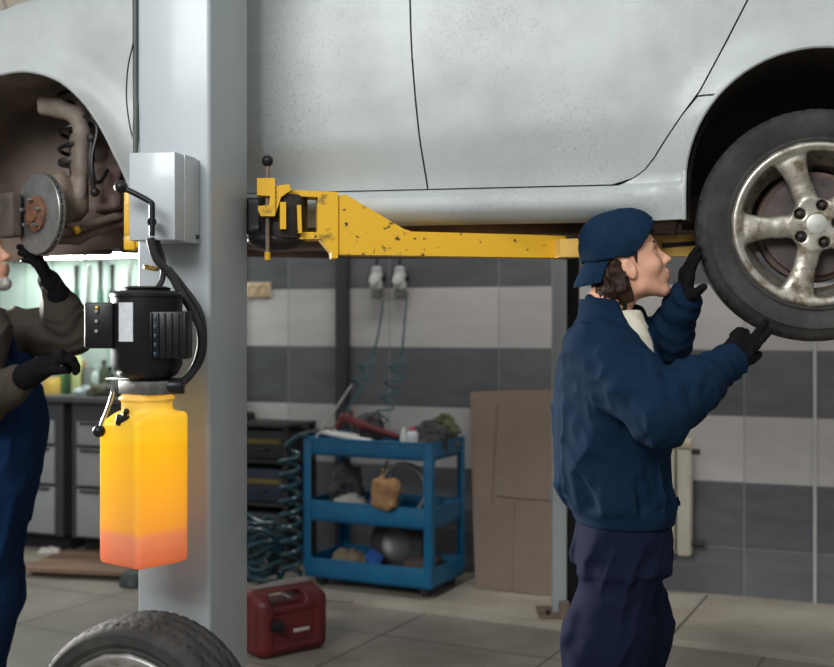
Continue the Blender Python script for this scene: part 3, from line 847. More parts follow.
# hoses: out of the box, looping behind the motor into the pump block
m = MB(); m.tube([P3(150, 238, .02), P3(156, 258, .03), P3(170, 274, .05), P3(179, 290, .06), P3(190, 308, .07), P3(200, 330, .08), P3(200, 352, .08), P3(192, 372, .07), P3(178, 386, .03)], .0115, 12, 8); m.build('pressure_hose', cablem, pu)
m = MB(); m.tube([P3(156, 238, .05), P3(163, 262, .06), P3(162, 280, .05), P3(155, 291, .02)], .008, 10, 8); m.build('motor_cable', cablem, pu)
m = MB(); m.tube([P3(168, 268, .09), P3(184, 288, .10), P3(200, 312, .11), P3(204, 340, .11), P3(200, 362, .1), P3(186, 380, .08)], .009, 10, 8); m.build('return_hose', cablem, pu)
m = MB(); ring = P3(151, 268, .03)
m.lathe([(.016, -.003), (.021, -.003), (.021, .003), (.016, .003)], ring, (.25, -.2, 1), 20, closed=True); m.build('brass_ring', MATS['brass'], pu)
m = MB(); m.box((P3(152, 387).x, U0.y, Zy(387)), (.125, .12, .036), R=Matrix.Rotation(math.radians(-38), 3, 'Z'), bev=.004); pb = m.build('pump_block', mat('worn_steel', (.30, .29, .28), .3, .85, col2=(.20, .19, .18), vscale=30), pu)
m = MB(); q = P3(176, 386, -.02); m.cyl(q+Vector((-.03, 0, 0)), q+Vector((.02, 0, 0)), .021, n=20, bev=.004); m.build('valve_plug', blackplastic, pb)
m = MB(); m.box(P3(119, 379, -.04), (.062, .03, .006), bev=.002); m.build('lever_bracket', steel, pb)
m = MB(); m.tube([P3(113, 381, -.05), P3(112, 396, -.05), P3(104, 418, -.05), P3(99, 431, -.05)], .0052, 10, 5); rl_ = m.build('release_lever', chrome, pu)
m = MB(); m.sphere(P3(99, 431, -.05), .0165, 20); m.build('lever_knob', blackplastic, rl_)
# translucent tank
def tank_mat():
    m = bpy.data.materials.new('translucent_orange_tank'); m.use_nodes = True
    nt = m.node_tree; L = nt.links.new; N = lambda t: nt.nodes.new(t); b = nt.nodes['Principled BSDF']; out = nt.nodes['Material Output']
    tc = N('ShaderNodeTexCoord'); sx = N('ShaderNodeSeparateXYZ'); L(tc.outputs['Object'], sx.inputs[0])
    ns = N('ShaderNodeTexNoise'); ns.inputs['Scale'].default_value = 9; ns.inputs['Detail'].default_value = 5; L(tc.outputs['Object'], ns.inputs['Vector'])
    ad = N('ShaderNodeMath'); ad.operation = 'MULTIPLY_ADD'; L(ns.outputs['Fac'], ad.inputs[0]); ad.inputs[1].default_value = .012; L(sx.outputs['Z'], ad.inputs[2])
    mr = N('ShaderNodeMapRange'); mr.inputs['From Min'].default_value = 0; mr.inputs['From Max'].default_value = .45; L(ad.outputs[0], mr.inputs['Value'])
    r = N('ShaderNodeValToRGB'); e = r.color_ramp.elements
    e[0].position = 0; e[0].color = (.82, .30, .19, 1); e[1].position = 1; e[1].color = (.92, .70, .30, 1)
    for p, c_ in ((.19, (.86, .43, .31)), (.225, (.93, .58, .13)), (.60, (.95, .64, .06)), (.70, (.95, .66, .04)), (.74, (.96, .73, .07)), (.86, (.96, .75, .12))):
        q = e.new(p); q.color = (*c_, 1)
    L(mr.outputs[0], r.inputs[0]); L(r.outputs[0], b.inputs['Base Color'])
    b.inputs['Roughness'].default_value = .3
    t = N('ShaderNodeBsdfTranslucent'); L(r.outputs[0], t.inputs['Color'])
    mx = N('ShaderNodeMixShader'); mx.inputs[0].default_value = .66; L(b.outputs[0], mx.inputs[1]); L(t.outputs[0], mx.inputs[2]); L(mx.outputs[0], out.inputs['Surface'])
    return m
ta = math.radians(-40); Rt = Matrix.Rotation(ta, 3, 'Z')
tz0, tz1 = Zy(562), Zy(411)
s = SDF((U0.x-.16, U0.y-.16, tz0-.02), (U0.x+.16, U0.y+.16, Zy(392)), .004)
s.rbox((U0.x-.008, U0.y, (tz0+tz1)/2), (.0835, .0835, (tz1-tz0)/2), .014, .01, R=Rt)
q = P3(104, 424, -.03); s.plane(q, (-.34, -.30, .89))
s.apply(lambda x, y, z: np.maximum(np.sqrt((x-U0.x-.0)**2+(y-U0.y)**2)-.065, np.abs(z-Zy(403))-.024), (U0.x-.08, U0.y-.08, Zy(411)-.02), (U0.x+.08, U0.y+.08, Zy(394)), .014)
s.apply(lambda x, y, z: np.maximum(np.abs(np.sqrt((x-U0.x)**2+(y-U0.y)**2)-.068)-.004, np.abs(z-Zy(398))-.004), (U0.x-.08, U0.y-.08, Zy(405)), (U0.x+.08, U0.y+.08, Zy(394)), .006)
tk = s.build('oil_tank', tank_mat(), pu, 1, origin=(U0.x, U0.y, tz0)); tk['label'] = 'translucent orange oil tank'
q = P3(122, 420, -.055); m = MB(); m.cyl(q+Vector((0, 0, -.012)), q+Vector((.004, -.004, .012)), .018, n=18, bev=.003); fc = m.build('filler_cap', blackplastic, tk)
m = MB(); m.sphere(q+Vector((.012, -.004, .022)), .008); m.cyl(q+Vector((.004, -.002, .01)), q+Vector((.012, -.004, .022)), .004); m.build('cap_tab', blackplastic, fc)
m = MB(); w = P3(147, 392); m.box((U0.x, U0.y+.10, Zy(386)), (.05, .14, .03), bev=.003); m.build('mounting_bracket', darkmetal, pu)

# ================================================================== yellow swing arm under the sill
AA, AB = at(250, 322, 3.46), at(575, 322, 3.60)
AD = Vector((AB.x-AA.x, AB.y-AA.y, 0)).normalized(); AN = Vector((-AD.y, AD.x, 0))
def armpt(px, py, off=0.):
    a = (px-CX)/FPX; P = AA+AN*off
    t = (a*P.y-P.x)/(AD.x-a*AD.y); Y = P.y+t*AD.y
    return Vector((a*Y, Y, CAM_Z+(HY-py)/FPX*Y))
def arm_prism(m, pts, off, depth):
    P = [armpt(x, y, off) for x, y in pts]; n = len(P)
    V = P+[p+AN*depth for p in P]
    return m._put(V, [tuple(range(n-1, -1, -1)), tuple(range(n, 2*n))]+[(i, (i+1) % n, n+(i+1) % n, n+i) for i in range(n)])
o = armpt(282, 250); m = MB(); arm_prism(m, [(336, 196), (346, 194.5), (404, 229), (412, 231.5), (575, 236), (575, 258), (336, 254.5)], 0, .085); bm_ = arm = m.build('swing_arm', chipped, post, angle=25, origin=(o.x, o.y, o.z)); arm['label'] = 'yellow swing arm under the car sill'
m = MB(); arm_prism(m, [(318, 194), (338, 194), (338, 258), (332, 258), (331, 252), (318, 236)], -.008, .10); m.build('end_plate', yellow, bm_, angle=25)
m = MB(); arm_prism(m, [(317, 203), (336, 203), (336, 233), (317, 233)], .012, .06); m.build('stop_block', yellow, arm, angle=25)
for pts in ([(276, 189), (338, 192), (338, 198), (276, 195)], [(284, 232), (338, 232), (338, 239), (284, 239)]):
    m = MB(); arm_prism(m, pts, -.004, .10); m.build('clevis_plate', chipped, arm, angle=25)
# pivot drum
pv = armpt(283, 220, .05)
m = MB(); m.cyl((pv.x, pv.y, armpt(283, 240, .05).z), (pv.x, pv.y, armpt(283, 196, .05).z), .075, n=32, bev=.006); m.build('pivot_pin', darkmetal, arm)
s = SDF((pv.x-.2, pv.y-.12, 1.56), (pv.x+.14, pv.y+.16, 1.84), .005)
a1 = armpt(262, 216, .07); s.rbox((a1.x-.02, a1.y+.02, a1.z), (.09, .05, .055), .012, .01); a2 = armpt(276, 240, .05); s.ell((a2.x, a2.y, a2.z), (.09, .07, .032), .02)
s.build('pivot_housing', mat('greasy_black', (.02, .017, .017), .45, .3), arm)
m = MB(); arm_prism(m, [(297, 205), (301, 205), (302, 233), (298, 233)], -.03, .02); m.build('spacer', chipped, arm)
# arm lock: bracket, pin and ball
m = MB(); arm_prism(m, [(257, 178), (275, 178), (275, 216), (261, 216), (258, 210), (258, 206), (269, 205), (270, 196), (257, 195)], -.055, .045); lk = m.build('lock_bracket', yellow, arm, angle=25)
m = MB(); arm_prism(m, [(275, 186), (289, 184), (291, 190), (281, 197), (275, 216), (272, 216)], -.045, .03); m.build('lock_plate', chipped, arm, angle=25)
m = MB(); arm_prism(m, [(280, 202), (286, 202), (286, 229), (280, 229)], -.05, .03); m.build('lock_rod_guide', yellow, arm, angle=25)
lp_ = lambda py: armpt(267.5, py, -.035)
m = MB(); m.tube([lp_(163), lp_(262)], .0065, 10); pin = m.build('lock_pin', rust, arm); pin = arm
m = MB(); m.sphere(lp_(161), .0175, 20); m.build('pin_knob', blackplastic, pin)
m = MB(); m.cyl(lp_(252), lp_(260), .009, n=12); m.build('pin_collar', yellow, pin)
# inner telescoping part with a lifting pad
m = MB(); arm_prism(m, [(560, 239), (706, 234), (706, 256), (560, 257)], -.06, .06); m.build('extension', mat('lit_yellow', (.80, .50, .13), .5, col2=(.66, .38, .08), vscale=9), arm, angle=25); ex = arm  # paler yellow: the light on this stretch is put into its colour
m = MB(); arm_prism(m, [(566, 236), (577, 236), (577, 258), (566, 258)], -.003, .09); m.build('beam_collar', darkmetal, bm_, angle=25)
m = MB(); arm_prism(m, [(662, 243), (698, 241), (698, 245), (662, 248)], -.063, .006); m.build('slot', darkmetal, ex)
e = armpt(640, 238, .05); m = MB(); m.cyl((e.x, e.y, e.z-.02), (e.x, e.y, 1.703), .03, .045, n=24); m.build('lifting_pad', rubber, arm)
# ================================================================== second post standing beyond the car
fpst = at(559, 620, 5.48); fpst.z = .028
R2 = Matrix.Rotation(-.02, 3, 'Z')
fp2 = empty('lift_post', fpst, 'slim light grey steel post behind the capped mechanic', 'lift post')
m = MB(Matrix.Translation(fpst)); m.box((0, 0, 1.6), (.068, .05, 3.2), bev=.006); m.build('column', post_grey, fp2)
m = MB(Matrix.Translation(fpst)); m.box((.066, .06, 1.6), (.066, .10, 3.2), bev=.004); m.build('rear_channel', blackpaint, fp2)
m = MB(Matrix.Translation(fpst)); m.box((.01, .0, .008), (.22, .2, .016), bev=.003); m.box((.02, -.03, .04), (.05, .03, .06), bev=.008); m.build('base_plate', rust, fp2)
for x, y in ((-.06, -.07), (.08, -.07)):
    m = MB(Matrix.Translation(fpst)); m.cyl((x, y, .016), (x, y, .036), .011, n=8); m.build('anchor_bolt', darkmetal, fp2)
# ================================================================== tyre standing on the floor by the post
tp = at(124, 640, 3.02)
Rt_ = .31
tn = Vector((-.33, -.94, .0)).normalized()
TF = frame(Vector((tp.x, tp.y, Rt_+.0)), Vector((-tn.y, tn.x, 0)), Vector((0, 0, 1)), -tn)
ft = empty('car_wheel', (tp.x, tp.y, 0), 'loose wheel with grey spoked rim standing on the floor below the orange tank', 'wheel')
wheel(ft, TF, Rt_, .20, .228, math.radians(96), alloy_grey, None)

# ================================================================== blue tool trolley
FL, FR = at(305, 437, 6.05), at(431, 446, 5.73)
cx_ = Vector((FR.x-FL.x, FR.y-FL.y, 0)); CW = cx_.length; cx_.normalize(); cy_ = Vector((-cx_.y, cx_.x, 0)); CD = .40
zg = .028
TC = frame(Vector((FL.x, FL.y, zg)), cx_, cy_, Vector((0, 0, 1)))
TOP = CAM_Z-(441-HY)/FPX*5.9-zg
cart = empty('tool_trolley', TC @ Vector((CW/2, CD/2, 0)), 'blue three shelf tool trolley on casters against the tiled wall', 'trolley')
def tray(zc, depth, name):
    m = MB(TC); t = .004
    m.box((CW/2, CD/2, zc-depth+.006), (CW, CD, .012))
    m.box((CW/2, t/2, zc-depth/2), (CW, t, depth), bev=.0015); m.box((CW/2, CD-t/2, zc-depth/2), (CW, t, depth), bev=.0015)
    m.box((t/2, CD/2, zc-depth/2), (t, CD, depth), bev=.0015); m.box((CW-t/2, CD/2, zc-depth/2), (t, CD, depth), bev=.0015)
    for y in (0, CD): m.tube([(0, y, zc), (CW, y, zc)], .006, 8)
    for x in (0, CW): m.tube([(x, 0, zc), (x, CD, zc)], .006, 8)
    return m.build(name, blue, cart)
zt = [TOP, TOP-.325, TOP-.625]
for z, d in zip(zt, (.085, .10, .095)): tray(z, d, 'tray')
for x in (0, CW):
    for y in (0, CD):
        sx_ = 1 if x == 0 else -1; sy_ = 1 if y == 0 else -1
        m = MB(TC); m.box((x+sx_*.016, y-sy_*.003, (TOP+.10)/2), (.044, .005, TOP-.10), bev=.001); m.box((x-sx_*.003, y+sy_*.016, (TOP+.10)/2), (.005, .044, TOP-.10), bev=.001); m.build('post', blue, cart)
for x in (.06, CW-.06):
    for y in (.06, CD-.06):
        m = MB(TC); m.box((x, y, .115), (.07, .06, .012), bev=.002); m.box((x-.024, y+.012, .08), (.004, .04, .075)); m.box((x+.024, y+.012, .08), (.004, .04, .075)); cs = m.build('caster', darkmetal, cart)
        m = MB(TC); m.cyl((x-.018, y+.02, .05), (x+.018, y+.02, .05), .05, n=24, bev=.006); m.build('wheel', rubber, cs)
m = MB(TC); m.tube([(-.0, .05, TOP-.01), (-.05, .05, TOP+.015), (-.05, CD-.05, TOP+.015), (0, CD-.05, TOP-.01)], .011, 10, 5); m.build('push_handle', chrome, cart)
def onc(x, y, lev, z=0.): return TC @ Vector((x*CW, y*CD, zt[lev]-(.085, .10, .095)[lev]+.012+z))
RC = Matrix(((cx_.x, cy_.x, 0), (cx_.y, cy_.y, 0), (0, 0, 1)))
def single(mb, name, m, label, cat, group=None, **k):
    v = sum((Vector(p) for p in mb.v), Vector())/len(mb.v); z = min(p[2] for p in mb.v)
    o = mb.build(name, m, origin=(v.x, v.y, z), **k); return tag(o, label, cat, group)
cream = mat('cream_paper', (.60, .57, .50), .7); tealh = mat('teal_hose', (.012, .085, .10), .4); redgrip = mat('red_grip', (.13, .02, .022), .5)
ragm = mat('dark_rag', (.035, .035, .04), .9, col2=(.09, .085, .08), vscale=18, bump=.5, bscale=60)
# long pale rod leaning out of the top tray
a = onc(.04, .12, 0, .06); b_ = at(352, 385, 6.05); single(MB().tube([a, b_], .0065, 8), 'measuring_rod', mat('pale_wood', (.45, .43, .40), .5), 'thin pale rod leaning up from the corner of the blue trolley', 'rod')
# white sheets of a folded case edge
m = MB(TC); R_ = Matrix.Rotation(math.radians(-12), 3, 'Z') @ Matrix.Rotation(math.radians(12), 3, 'X')
single(MB(TC).box((.30*CW, .22*CD, TOP+.006), (.24, .07, .014), R=Matrix.Rotation(math.radians(7), 3, 'Y'), bev=.003), 'tray_lid', white_plastic, 'long white plastic lid lying on the trolley top', 'lid')
single(MB(TC).box((.16*CW, .42*CD, TOP+.012), (.20, .10, .012), R=Matrix.Rotation(math.radians(5), 3, 'Y') @ Matrix.Rotation(.25, 3, 'Z'), bev=.003), 'paper_pad', cream, 'cream paper pad under the rod on the trolley top', 'paper pad')
# red handled pneumatic wrench with hose
s = SDF((-.26, -.08, -.06), (.22, .08, .14), .005)
s.chain([(-.20, 0, .085), (-.08, 0, .045), (.10, 0, .0), (.17, 0, -.012)], [.020, .021, .015, .011], .02); s.cap((-.19, 0, .09), (-.24, 0, .035), .018, .016, .02); s.cap((-.16, 0, .07), (-.15, .0, .115), .012, .01, .01)
V, Q = s.mesh(); o = onc(.42, .55, 0, .085); T_ = frame(o, cx_, cy_, Vector((0, 0, 1)))
tag(link_mesh('air_wrench', xf(T_, V), [tuple(q) for q in Q], redgrip, None, True, 180, origin=o), 'dark red air wrench lying across the trolley top', 'air wrench')
# black rags and bits
def blob(name, c, r, m, label, cat, seed, group=None, rough=.3, h=.007, fl=1.):
    s = SDF(tuple(-x*1.5-.02 for x in r), tuple(x*1.5+.02 for x in r), h); s.ell((0, 0, 0), r)
    s.disp(lambda P: rough*min(r)*vnoise(P*(1.6/min(r))+seed*7, seed)+rough*.5*min(r)*vnoise(P*(4/min(r))+seed*3, seed+5))
    s.plane((0, 0, -r[2]*.62), (0, 0, -1))
    V, Q = s.mesh(); T = Matrix.Translation(Vector(c)+Vector((0, 0, r[2]*.62))) @ RC.to_4x4()
    return tag(link_mesh(name, xf(T, V), [tuple(q) for q in Q], m, None, True, 180, origin=c), label, cat, group)
blob('black_rag', onc(.30, .70, 0), (.10, .06, .12), ragm, 'black rag bundled behind the air wrench on the trolley', 'rag', 1)
blob('greasy_rag', onc(.88, .45, 0), (.10, .09, .10), ragm, 'dark crumpled rag filling the trolley top beside the spray can', 'rag', 2)
blob('olive_glove', onc(.90, .80, 0), (.08, .05, .125), mat('olive_cloth', (.13, .13, .08), .9), 'olive work cloth at the back corner of the trolley top', 'cloth', 3)
# spray can / white bottle with a pink cap
o = onc(.80, .22, 0)
bt = empty('spray_bottle', o, 'white bottle with a pink cap standing on the trolley top', 'bottle')
MB(Matrix.Translation(o)).lathe([(.028, 0), (.031, .004), (.031, .105), (.024, .122), (.014, .128)], n=24).build('bottle_body', mat('bottle_white', (.62, .63, .66), .35), bt)
MB(Matrix.Translation(o)).lathe([(.016, .126), (.017, .128), (.015, .150), (.008, .153)], n=18).build('cap', mat('pink_cap', (.55, .16, .18), .4), bt)
o = onc(.71, .30, 0); single(MB(Matrix.Translation(o)).lathe([(.018, 0), (.02, .09), (.014, .11), (.008, .135), (.004, .14)], n=18), 'grease_tube', mat('tube_white', (.66, .70, .66), .4), 'slim white tube standing beside the pink capped bottle', 'tube')
o = onc(.55, .30, 0); single(MB(TC).box(((.56)*CW, .30*CD, TOP-.035), (.09, .07, .05), bev=.006), 'small_box', mat('kraft', (.33, .26, .17), .8), 'small brown box in the middle of the trolley top', 'box')
# hanging pouch, ring and blue handled tool in the middle
leather = mat('tan_leather', (.36, .20, .085), .7, col2=(.24, .13, .06), vscale=14, bump=.4, bscale=40)
pc_ = onc(.665, -.07, 0, -.185)
s = SDF((-.11, -.07, -.12), (.11, .07, .16), .005)
s.rbox((0, 0, .005), (.068, .026, .070), .02, .02); s.ell((.05, 0, .03), (.035, .028, .045), .03); s.ell((.0, 0, -.05), (.055, .024, .03), .03); s.cap((-.02, 0, .06), (-.01, .01, .12), .012, .008, .02)
s.disp(lambda P: .006*vnoise(P*40))
V, Q = s.mesh(); T_ = frame(pc_, cx_, cy_, Vector((0, 0, 1)))
pouch = empty('leather_pouch', pc_, 'tan leather pouch hanging on the front of the trolley top', 'pouch')
link_mesh('pouch_body', xf(T_, V), [tuple(q) for q in Q], leather, pouch, True, 180)
MB(T_).tube([(-.01, 0, .10), (.0, .012, .15), (.01, .02, .165)], .006, 8, 4).build('hook', darkmetal, pouch)
ringp = onc(.66, .50, 1, .155)
MBr = MB(frame(ringp, cx_, Vector((0, 0, 1)), cy_)); MBr.lathe([(.118, -.012), (.135, -.016), (.138, 0), (.135, .016), (.118, .012)], n=48, closed=True)
single(MBr, 'steel_ring', mat('ring_grey', (.34, .33, .30), .4, .6), 'pale metal ring standing on the middle shelf behind the tan pouch', 'ring')
m = MB(); a = onc(.36, .25, 1, .01); b_ = onc(.60, .3, 1, .215)
bl = empty('blue_tool', a, 'tool with blue handle leaning inside the middle shelf', 'tool'); d = (b_-a)
MB().tube([a, a+d*.25], .010, 10).build('tip', redgrip, bl); MB().tube([a+d*.25, a+d*.95], [.015, .019, .016], 12).build('grip', mat('navy_grip', (.03, .045, .16), .4), bl)
single(MB(TC).box((.55*CW, .40*CD, zt[1]-.045), (.13, .10, .075), bev=.01), 'teal_case', mat('teal_plastic', (.01, .16, .22), .45), 'small teal case on the middle shelf below the pouch', 'case')
blob('white_cloth', onc(.30, .25, 1, .035), (.09, .05, .055), mat('off_white_cloth', (.45, .42, .36), .9), 'off white cloth on the middle shelf edge', 'cloth', 4)
blob('parts_heap', onc(.16, .6, 1, 0), (.09, .08, .17), ragm, 'dark heap of parts at the handle end of the middle shelf', 'parts', 6)
# lower shelf: hub cap, dark tyre piece and bits
hp = onc(.60, .55, 2, .155); Th = frame(hp, cx_, Vector((0, .25, 1)).normalized(), cy_)
hc = empty('small_tyre', hp-Vector((0, 0, .15)), 'small dark tyre leaning on the lowest trolley shelf', 'tyre')
MB(Th).lathe([(.085, -.03), (.12, -.04), (.150, -.03), (.158, 0), (.150, .03), (.12, .04), (.085, .03)], n=48, closed=True).build('tread', rubber, hc)
MB(Th).lathe([(.001, -.012), (.06, -.012), (.088, -.03), (.092, -.02), (.06, 0), (.001, 0)], n=36).build('rim', mat('dark_rim', (.10, .10, .10), .4, .6), hc)
blob('canvas_roll', onc(.30, .25, 2, .03), (.11, .05, .06), mat('canvas', (.22, .18, .11), .9), 'brown cloth roll on the lowest trolley shelf', 'cloth roll', 7)
blob('blue_rag', onc(.52, .15, 2, .05), (.05, .04, .06), mat('blue_cloth', (.02, .08, .30), .9), 'small blue rag on the lowest trolley shelf beside the small tyre', 'rag', 8)
single(MB(TC).box((.82*CW, .45*CD, zt[2]-.03), (.16, .18, .10), R=Matrix.Rotation(.2, 3, 'Z'), bev=.006), 'parts_box', mat('dark_card', (.10, .07, .06), .9), 'dark box at the caster end of the lowest trolley shelf', 'box')

# ================================================================== air regulators on the wall with spiral hoses
def regulator(px, py, label):
    p = wallpt(px, py, .0); T = wall_frame(p)
    e = empty('air_regulator', p, label, 'air regulator')
    MB(T).lathe([(.026, -.06), (.038, -.055), (.038, .02), (.030, .028), (.030, .06), (.016, .07)], (0, -.06, .0), (0, 0, 1), 20).build('body', pale_metal, e)
    MB(T).lathe([(.018, -.115), (.032, -.110), (.034, -.065), (.032, -.06)], (0, -.06, 0), (0, 0, 1), 20).build('bowl', mat('smoky_bowl', (.16, .16, .15), .2, .2), e)
    MB(T).cyl((-.052, -.06, .0), (.052, -.06, .0), .016, n=12).build('port', darkmetal, e)
    MB(T).cyl((0, -.112, -.01), (0, -.09, -.01), .027, n=18, bev=.003).build('gauge', white_plastic, e)
    MB(T).box((0, -.02, .01), (.05, .045, .05), bev=.004).build('bracket', darkmetal, e)
    MB(T).tube([(0, -.06, .05), (0, -.06, .09), (-.0, -.03, .30)], .006, 8, 4).build('feed_pipe', blackplastic, e)
    return e
regulator(381, 279, 'chrome air regulator on the wall, the one nearer the dark duct')
regulator(404, 279, 'chrome air regulator on the wall with a pale gauge, farther from the dark duct')
def coil(c0, c1, r, turns, n=14, squash=1., ph=0.):
    c0, c1 = Vector(c0), Vector(c1); x, y, d = axes(c1-c0); L = []
    for i in range(int(turns*n)+1):
        t = i/(turns*n); a = 2*PI*turns*t+ph; L.append(c0.lerp(c1, t)+x*(math.cos(a)*r)+y*(math.sin(a)*r*squash))
    return L
hosem = mat('spiral_hose', (.03, .13, .15), .35)
W_ = lambda px, py, o=.08: wallpt(px, py, o)
pts = [W_(383, 300), W_(380, 325), W_(374, 352)]+coil(W_(370, 358, .12), W_(356, 388, .14), .036, 2.2)+[W_(350, 405, .16), W_(346, 418, .2)]
single(MB().tube(pts, .0052, 8, 2), 'spiral_hose', hosem, 'teal spiral air hose hanging from the regulator nearer the duct', 'air hose')
pts = [W_(407, 292), W_(404, 330), W_(402, 352)]+coil(W_(400, 358, .12), W_(382, 420, .16), .042, 4.2)+[W_(378, 428, .2)]
single(MB().tube(pts, .0052, 8, 2), 'spiral_hose', hosem, 'teal spiral air hose dropping to the trolley top from the farther regulator', 'air hose')

# ================================================================== shelf rack with boxes, hoses, between post and trolley
o = wallpt(270, 440, .0); o.z = .028
TR = wall_frame(Vector((o.x, o.y, .028)))
rk = empty('metal_rack', o, 'low dark shelf rack with cases against the wall beside the trolley', 'rack')
RWd, RDp = .62, .34
for z in (.10, .36, .60, .80): MB(TR).box((0, -RDp/2-.01, z), (RWd, RDp, .018), bev=.003).build('shelf', darkmetal, rk)
for x in (-RWd/2+.015, RWd/2-.015):
    for y in (-.025, -RDp): MB(TR).box((x, y, .405), (.03, .03, .81)).build('upright', darkmetal, rk)
stripe = mat('yellow_stripe', (.15, .115, .02), .6)
boxm = [mat('case_black', (.022, .022, .026), .5), mat('case_grey', (.045, .045, .052), .55), mat('case_navy', (.02, .03, .05), .5)]
cnt = 0
for zi, (z, h) in enumerate(((.109, .20), (.369, .19), (.609, .165))):
    for xi, (x, w) in enumerate(((-.17, .24), (.12, .28))):
        e = empty('tool_case', TR @ Vector((x, -.18, z)), ['lower', 'middle', 'top'][zi]+' shelf '+['dark tool case next to the lift post', 'dark tool case next to the trolley'][xi], 'tool case')
        MB(TR).box((x, -.18, z+h/2), (w, .28, h), bev=.01).build('case_body', boxm[(zi+xi) % 3], e)
        MB(TR).box((x, -.322, z+h*.62), (w*.92, .006, .028), bev=.002).build('band', stripe if zi != 0 else boxm[1], e)
        MB(TR).tube([(x-.05, -.322, z+h*.35), (x-.04, -.345, z+h*.35), (x+.04, -.345, z+h*.35), (x+.05, -.322, z+h*.35)], .006, 8).build('carry_handle', boxm[0], e)
# thick spiral hose hanging beside the trolley and a looped pile on the floor
dk = mat('dark_teal_hose', (.012, .05, .065), .28, coat=.3)
h0 = at(289, 452, 6.05); h1 = at(291, 578, 6.05)
pts = [at(308, 436, 6.02), at(298, 436, 6.04), at(286, 446, 6.05)]+coil(h0, h1, .052, 9.5, 14)
single(MB().tube(pts, .0125, 8, 2), 'spiral_hose', dk, 'thick dark teal spiral hose hanging off the end of the trolley', 'air hose')
pts = []
rng = random.Random(3)
for i in range(70):
    a = i*.9; r = .085+.03*math.sin(i*.37); base = at(262, 560, 6.12)
    pts.append(Vector((base.x+math.cos(a)*r*1.15, base.y+math.sin(a)*r*.55, .045+.0048*i+.03*math.sin(a*1.0+i))))
for p in pts: p.z = max(p.z, .045)
single(MB().tube(pts, .0125, 8, 3), 'spiral_hose', dk, 'tangled dark teal hose heaped on the floor by the lift post', 'air hose')
pts = [at(250, 575, 5.9), at(270, 585, 5.75), at(300, 592, 5.62), at(330, 585, 5.7), at(352, 590, 5.68)]
for p in pts: p.z = .04
single(MB().tube(pts, .010, 8, 6), 'air_line', mat('line_grey', (.20, .17, .15), .5), 'thin grey hose running over the floor under the trolley', 'hose')

# ================================================================== red jerrycan
o = at(283, 650, 4.98); o.z = 0
RJ = Matrix.Rotation(math.radians(38), 3, 'Z')
s = SDF((-.26, -.17, -.01), (.24, .17, .36), .005)
s.rbox((0, 0, .145), (.175, .105, .145), .05, .02)
s.cap((.12, 0, .285), (-.15, 0, .285), .03, .03, .03, sq=((0, 1, 0), 1.6))
s.rbox((-.03, 0, .265), (.085, .30, .026), .02, .012, 's')
s.rbox((.176, 0, .13), (.012, .062, .085), .01, .008, 's')
s.rbox((0, -.108, .13), (.11, .010, .08), .01, .008, 's')
V, Q = s.mesh(); V[:, 2] *= .9
TJ = Matrix.Translation(o) @ RJ.to_4x4()
can = empty('jerrycan', o, 'red plastic jerrycan on the floor between the lift post and the trolley', 'jerrycan')
link_mesh('can_body', xf(TJ, V), [tuple(q) for q in Q], mat('red_plastic', (.12, .010, .011), .5, col2=(.07, .007, .008), vscale=9), can, True, 180)
MB(TJ).cyl((-.10, -.098, .140), (-.10, -.135, .144), .026, n=18, bev=.004).build('cap', blackplastic, can)
MB(TJ).box((.03, -.101, .105), (.08, .006, .016), bev=.002).build('embossed_bar', mat('bar_pale', (.42, .36, .33), .5), can)
MB(TJ).tube([(.155, .03, .268), (.12, -.0, .284), (-.02, -.0, .285), (-.15, 0, .28)], [.012, .018, .018, .012], 10, 4).build('handle_cover', mat('dusty_grey', (.20, .175, .165), .7), can)

# ================================================================== cardboard leaning on the wall
cardm = mat('cardboard', (.265, .195, .15), .85, col2=(.22, .165, .125), vscale=3, detail=6, bump=.1, bscale=30)
b0, b1 = at(486, 589, 6.02), at(552, 597, 5.84); b0.z = b1.z = .028
t0, t1 = wallpt(470, 392, .03), wallpt(553, 390, .03)
def sheet(name, quad, th, m, label, cat, mids):
    a, b, c, d = [Vector(q) for q in quad]; V = []; F = []; nx, ny = 14, 18
    nrm = (b-a).cross(d-a).normalized(); nrm = nrm if nrm.y < 0 else -nrm
    for side in (0, 1):
        for j in range(ny+1):
            for i in range(nx+1):
                u, v = i/nx, j/ny; p = a.lerp(b, u).lerp(d.lerp(c, u), v)
                V.append(p+nrm*(mids(u, v)+(th if side == 0 else 0)))
    n = (nx+1)*(ny+1)
    for sd in (0, 1):
        for j in range(ny):
            for i in range(nx):
                q = (j*(nx+1)+i, j*(nx+1)+i+1, (j+1)*(nx+1)+i+1, (j+1)*(nx+1)+i); q = tuple(x+sd*n for x in q); F.append(q if sd == 0 else q[::-1])
    bd = [i for i in range(nx+1)]+[(j+1)*(nx+1)-1 for j in range(1, ny+1)]+[ny*(nx+1)+i for i in range(nx-1, -1, -1)]+[j*(nx+1) for j in range(ny-1, 0, -1)]
    for k in range(len(bd)):
        p, q = bd[k], bd[(k+1) % len(bd)]; F.append((p, p+n, q+n, q))
    o = link_mesh(name, V, F, m, None, True, 40, origin=a); return tag(o, label, cat), (lambda u, v: a.lerp(b, u).lerp(d.lerp(c, u), v)+nrm*(mids(u, v)+th+.001))
b0 = b0+Vector((-.05, 0, 0))
cb, CP = sheet('cardboard_sheet', (b0, b1, t1, t0), .008, cardm, 'tall brown cardboard sheet leaning on the tiled wall behind the mechanic', 'cardboard', lambda u, v: .012*math.sin(u*3)+.006*math.sin(v*5))
cs = MB(); dk2 = mat('cardboard_crease', (.16, .12, .09), .9)
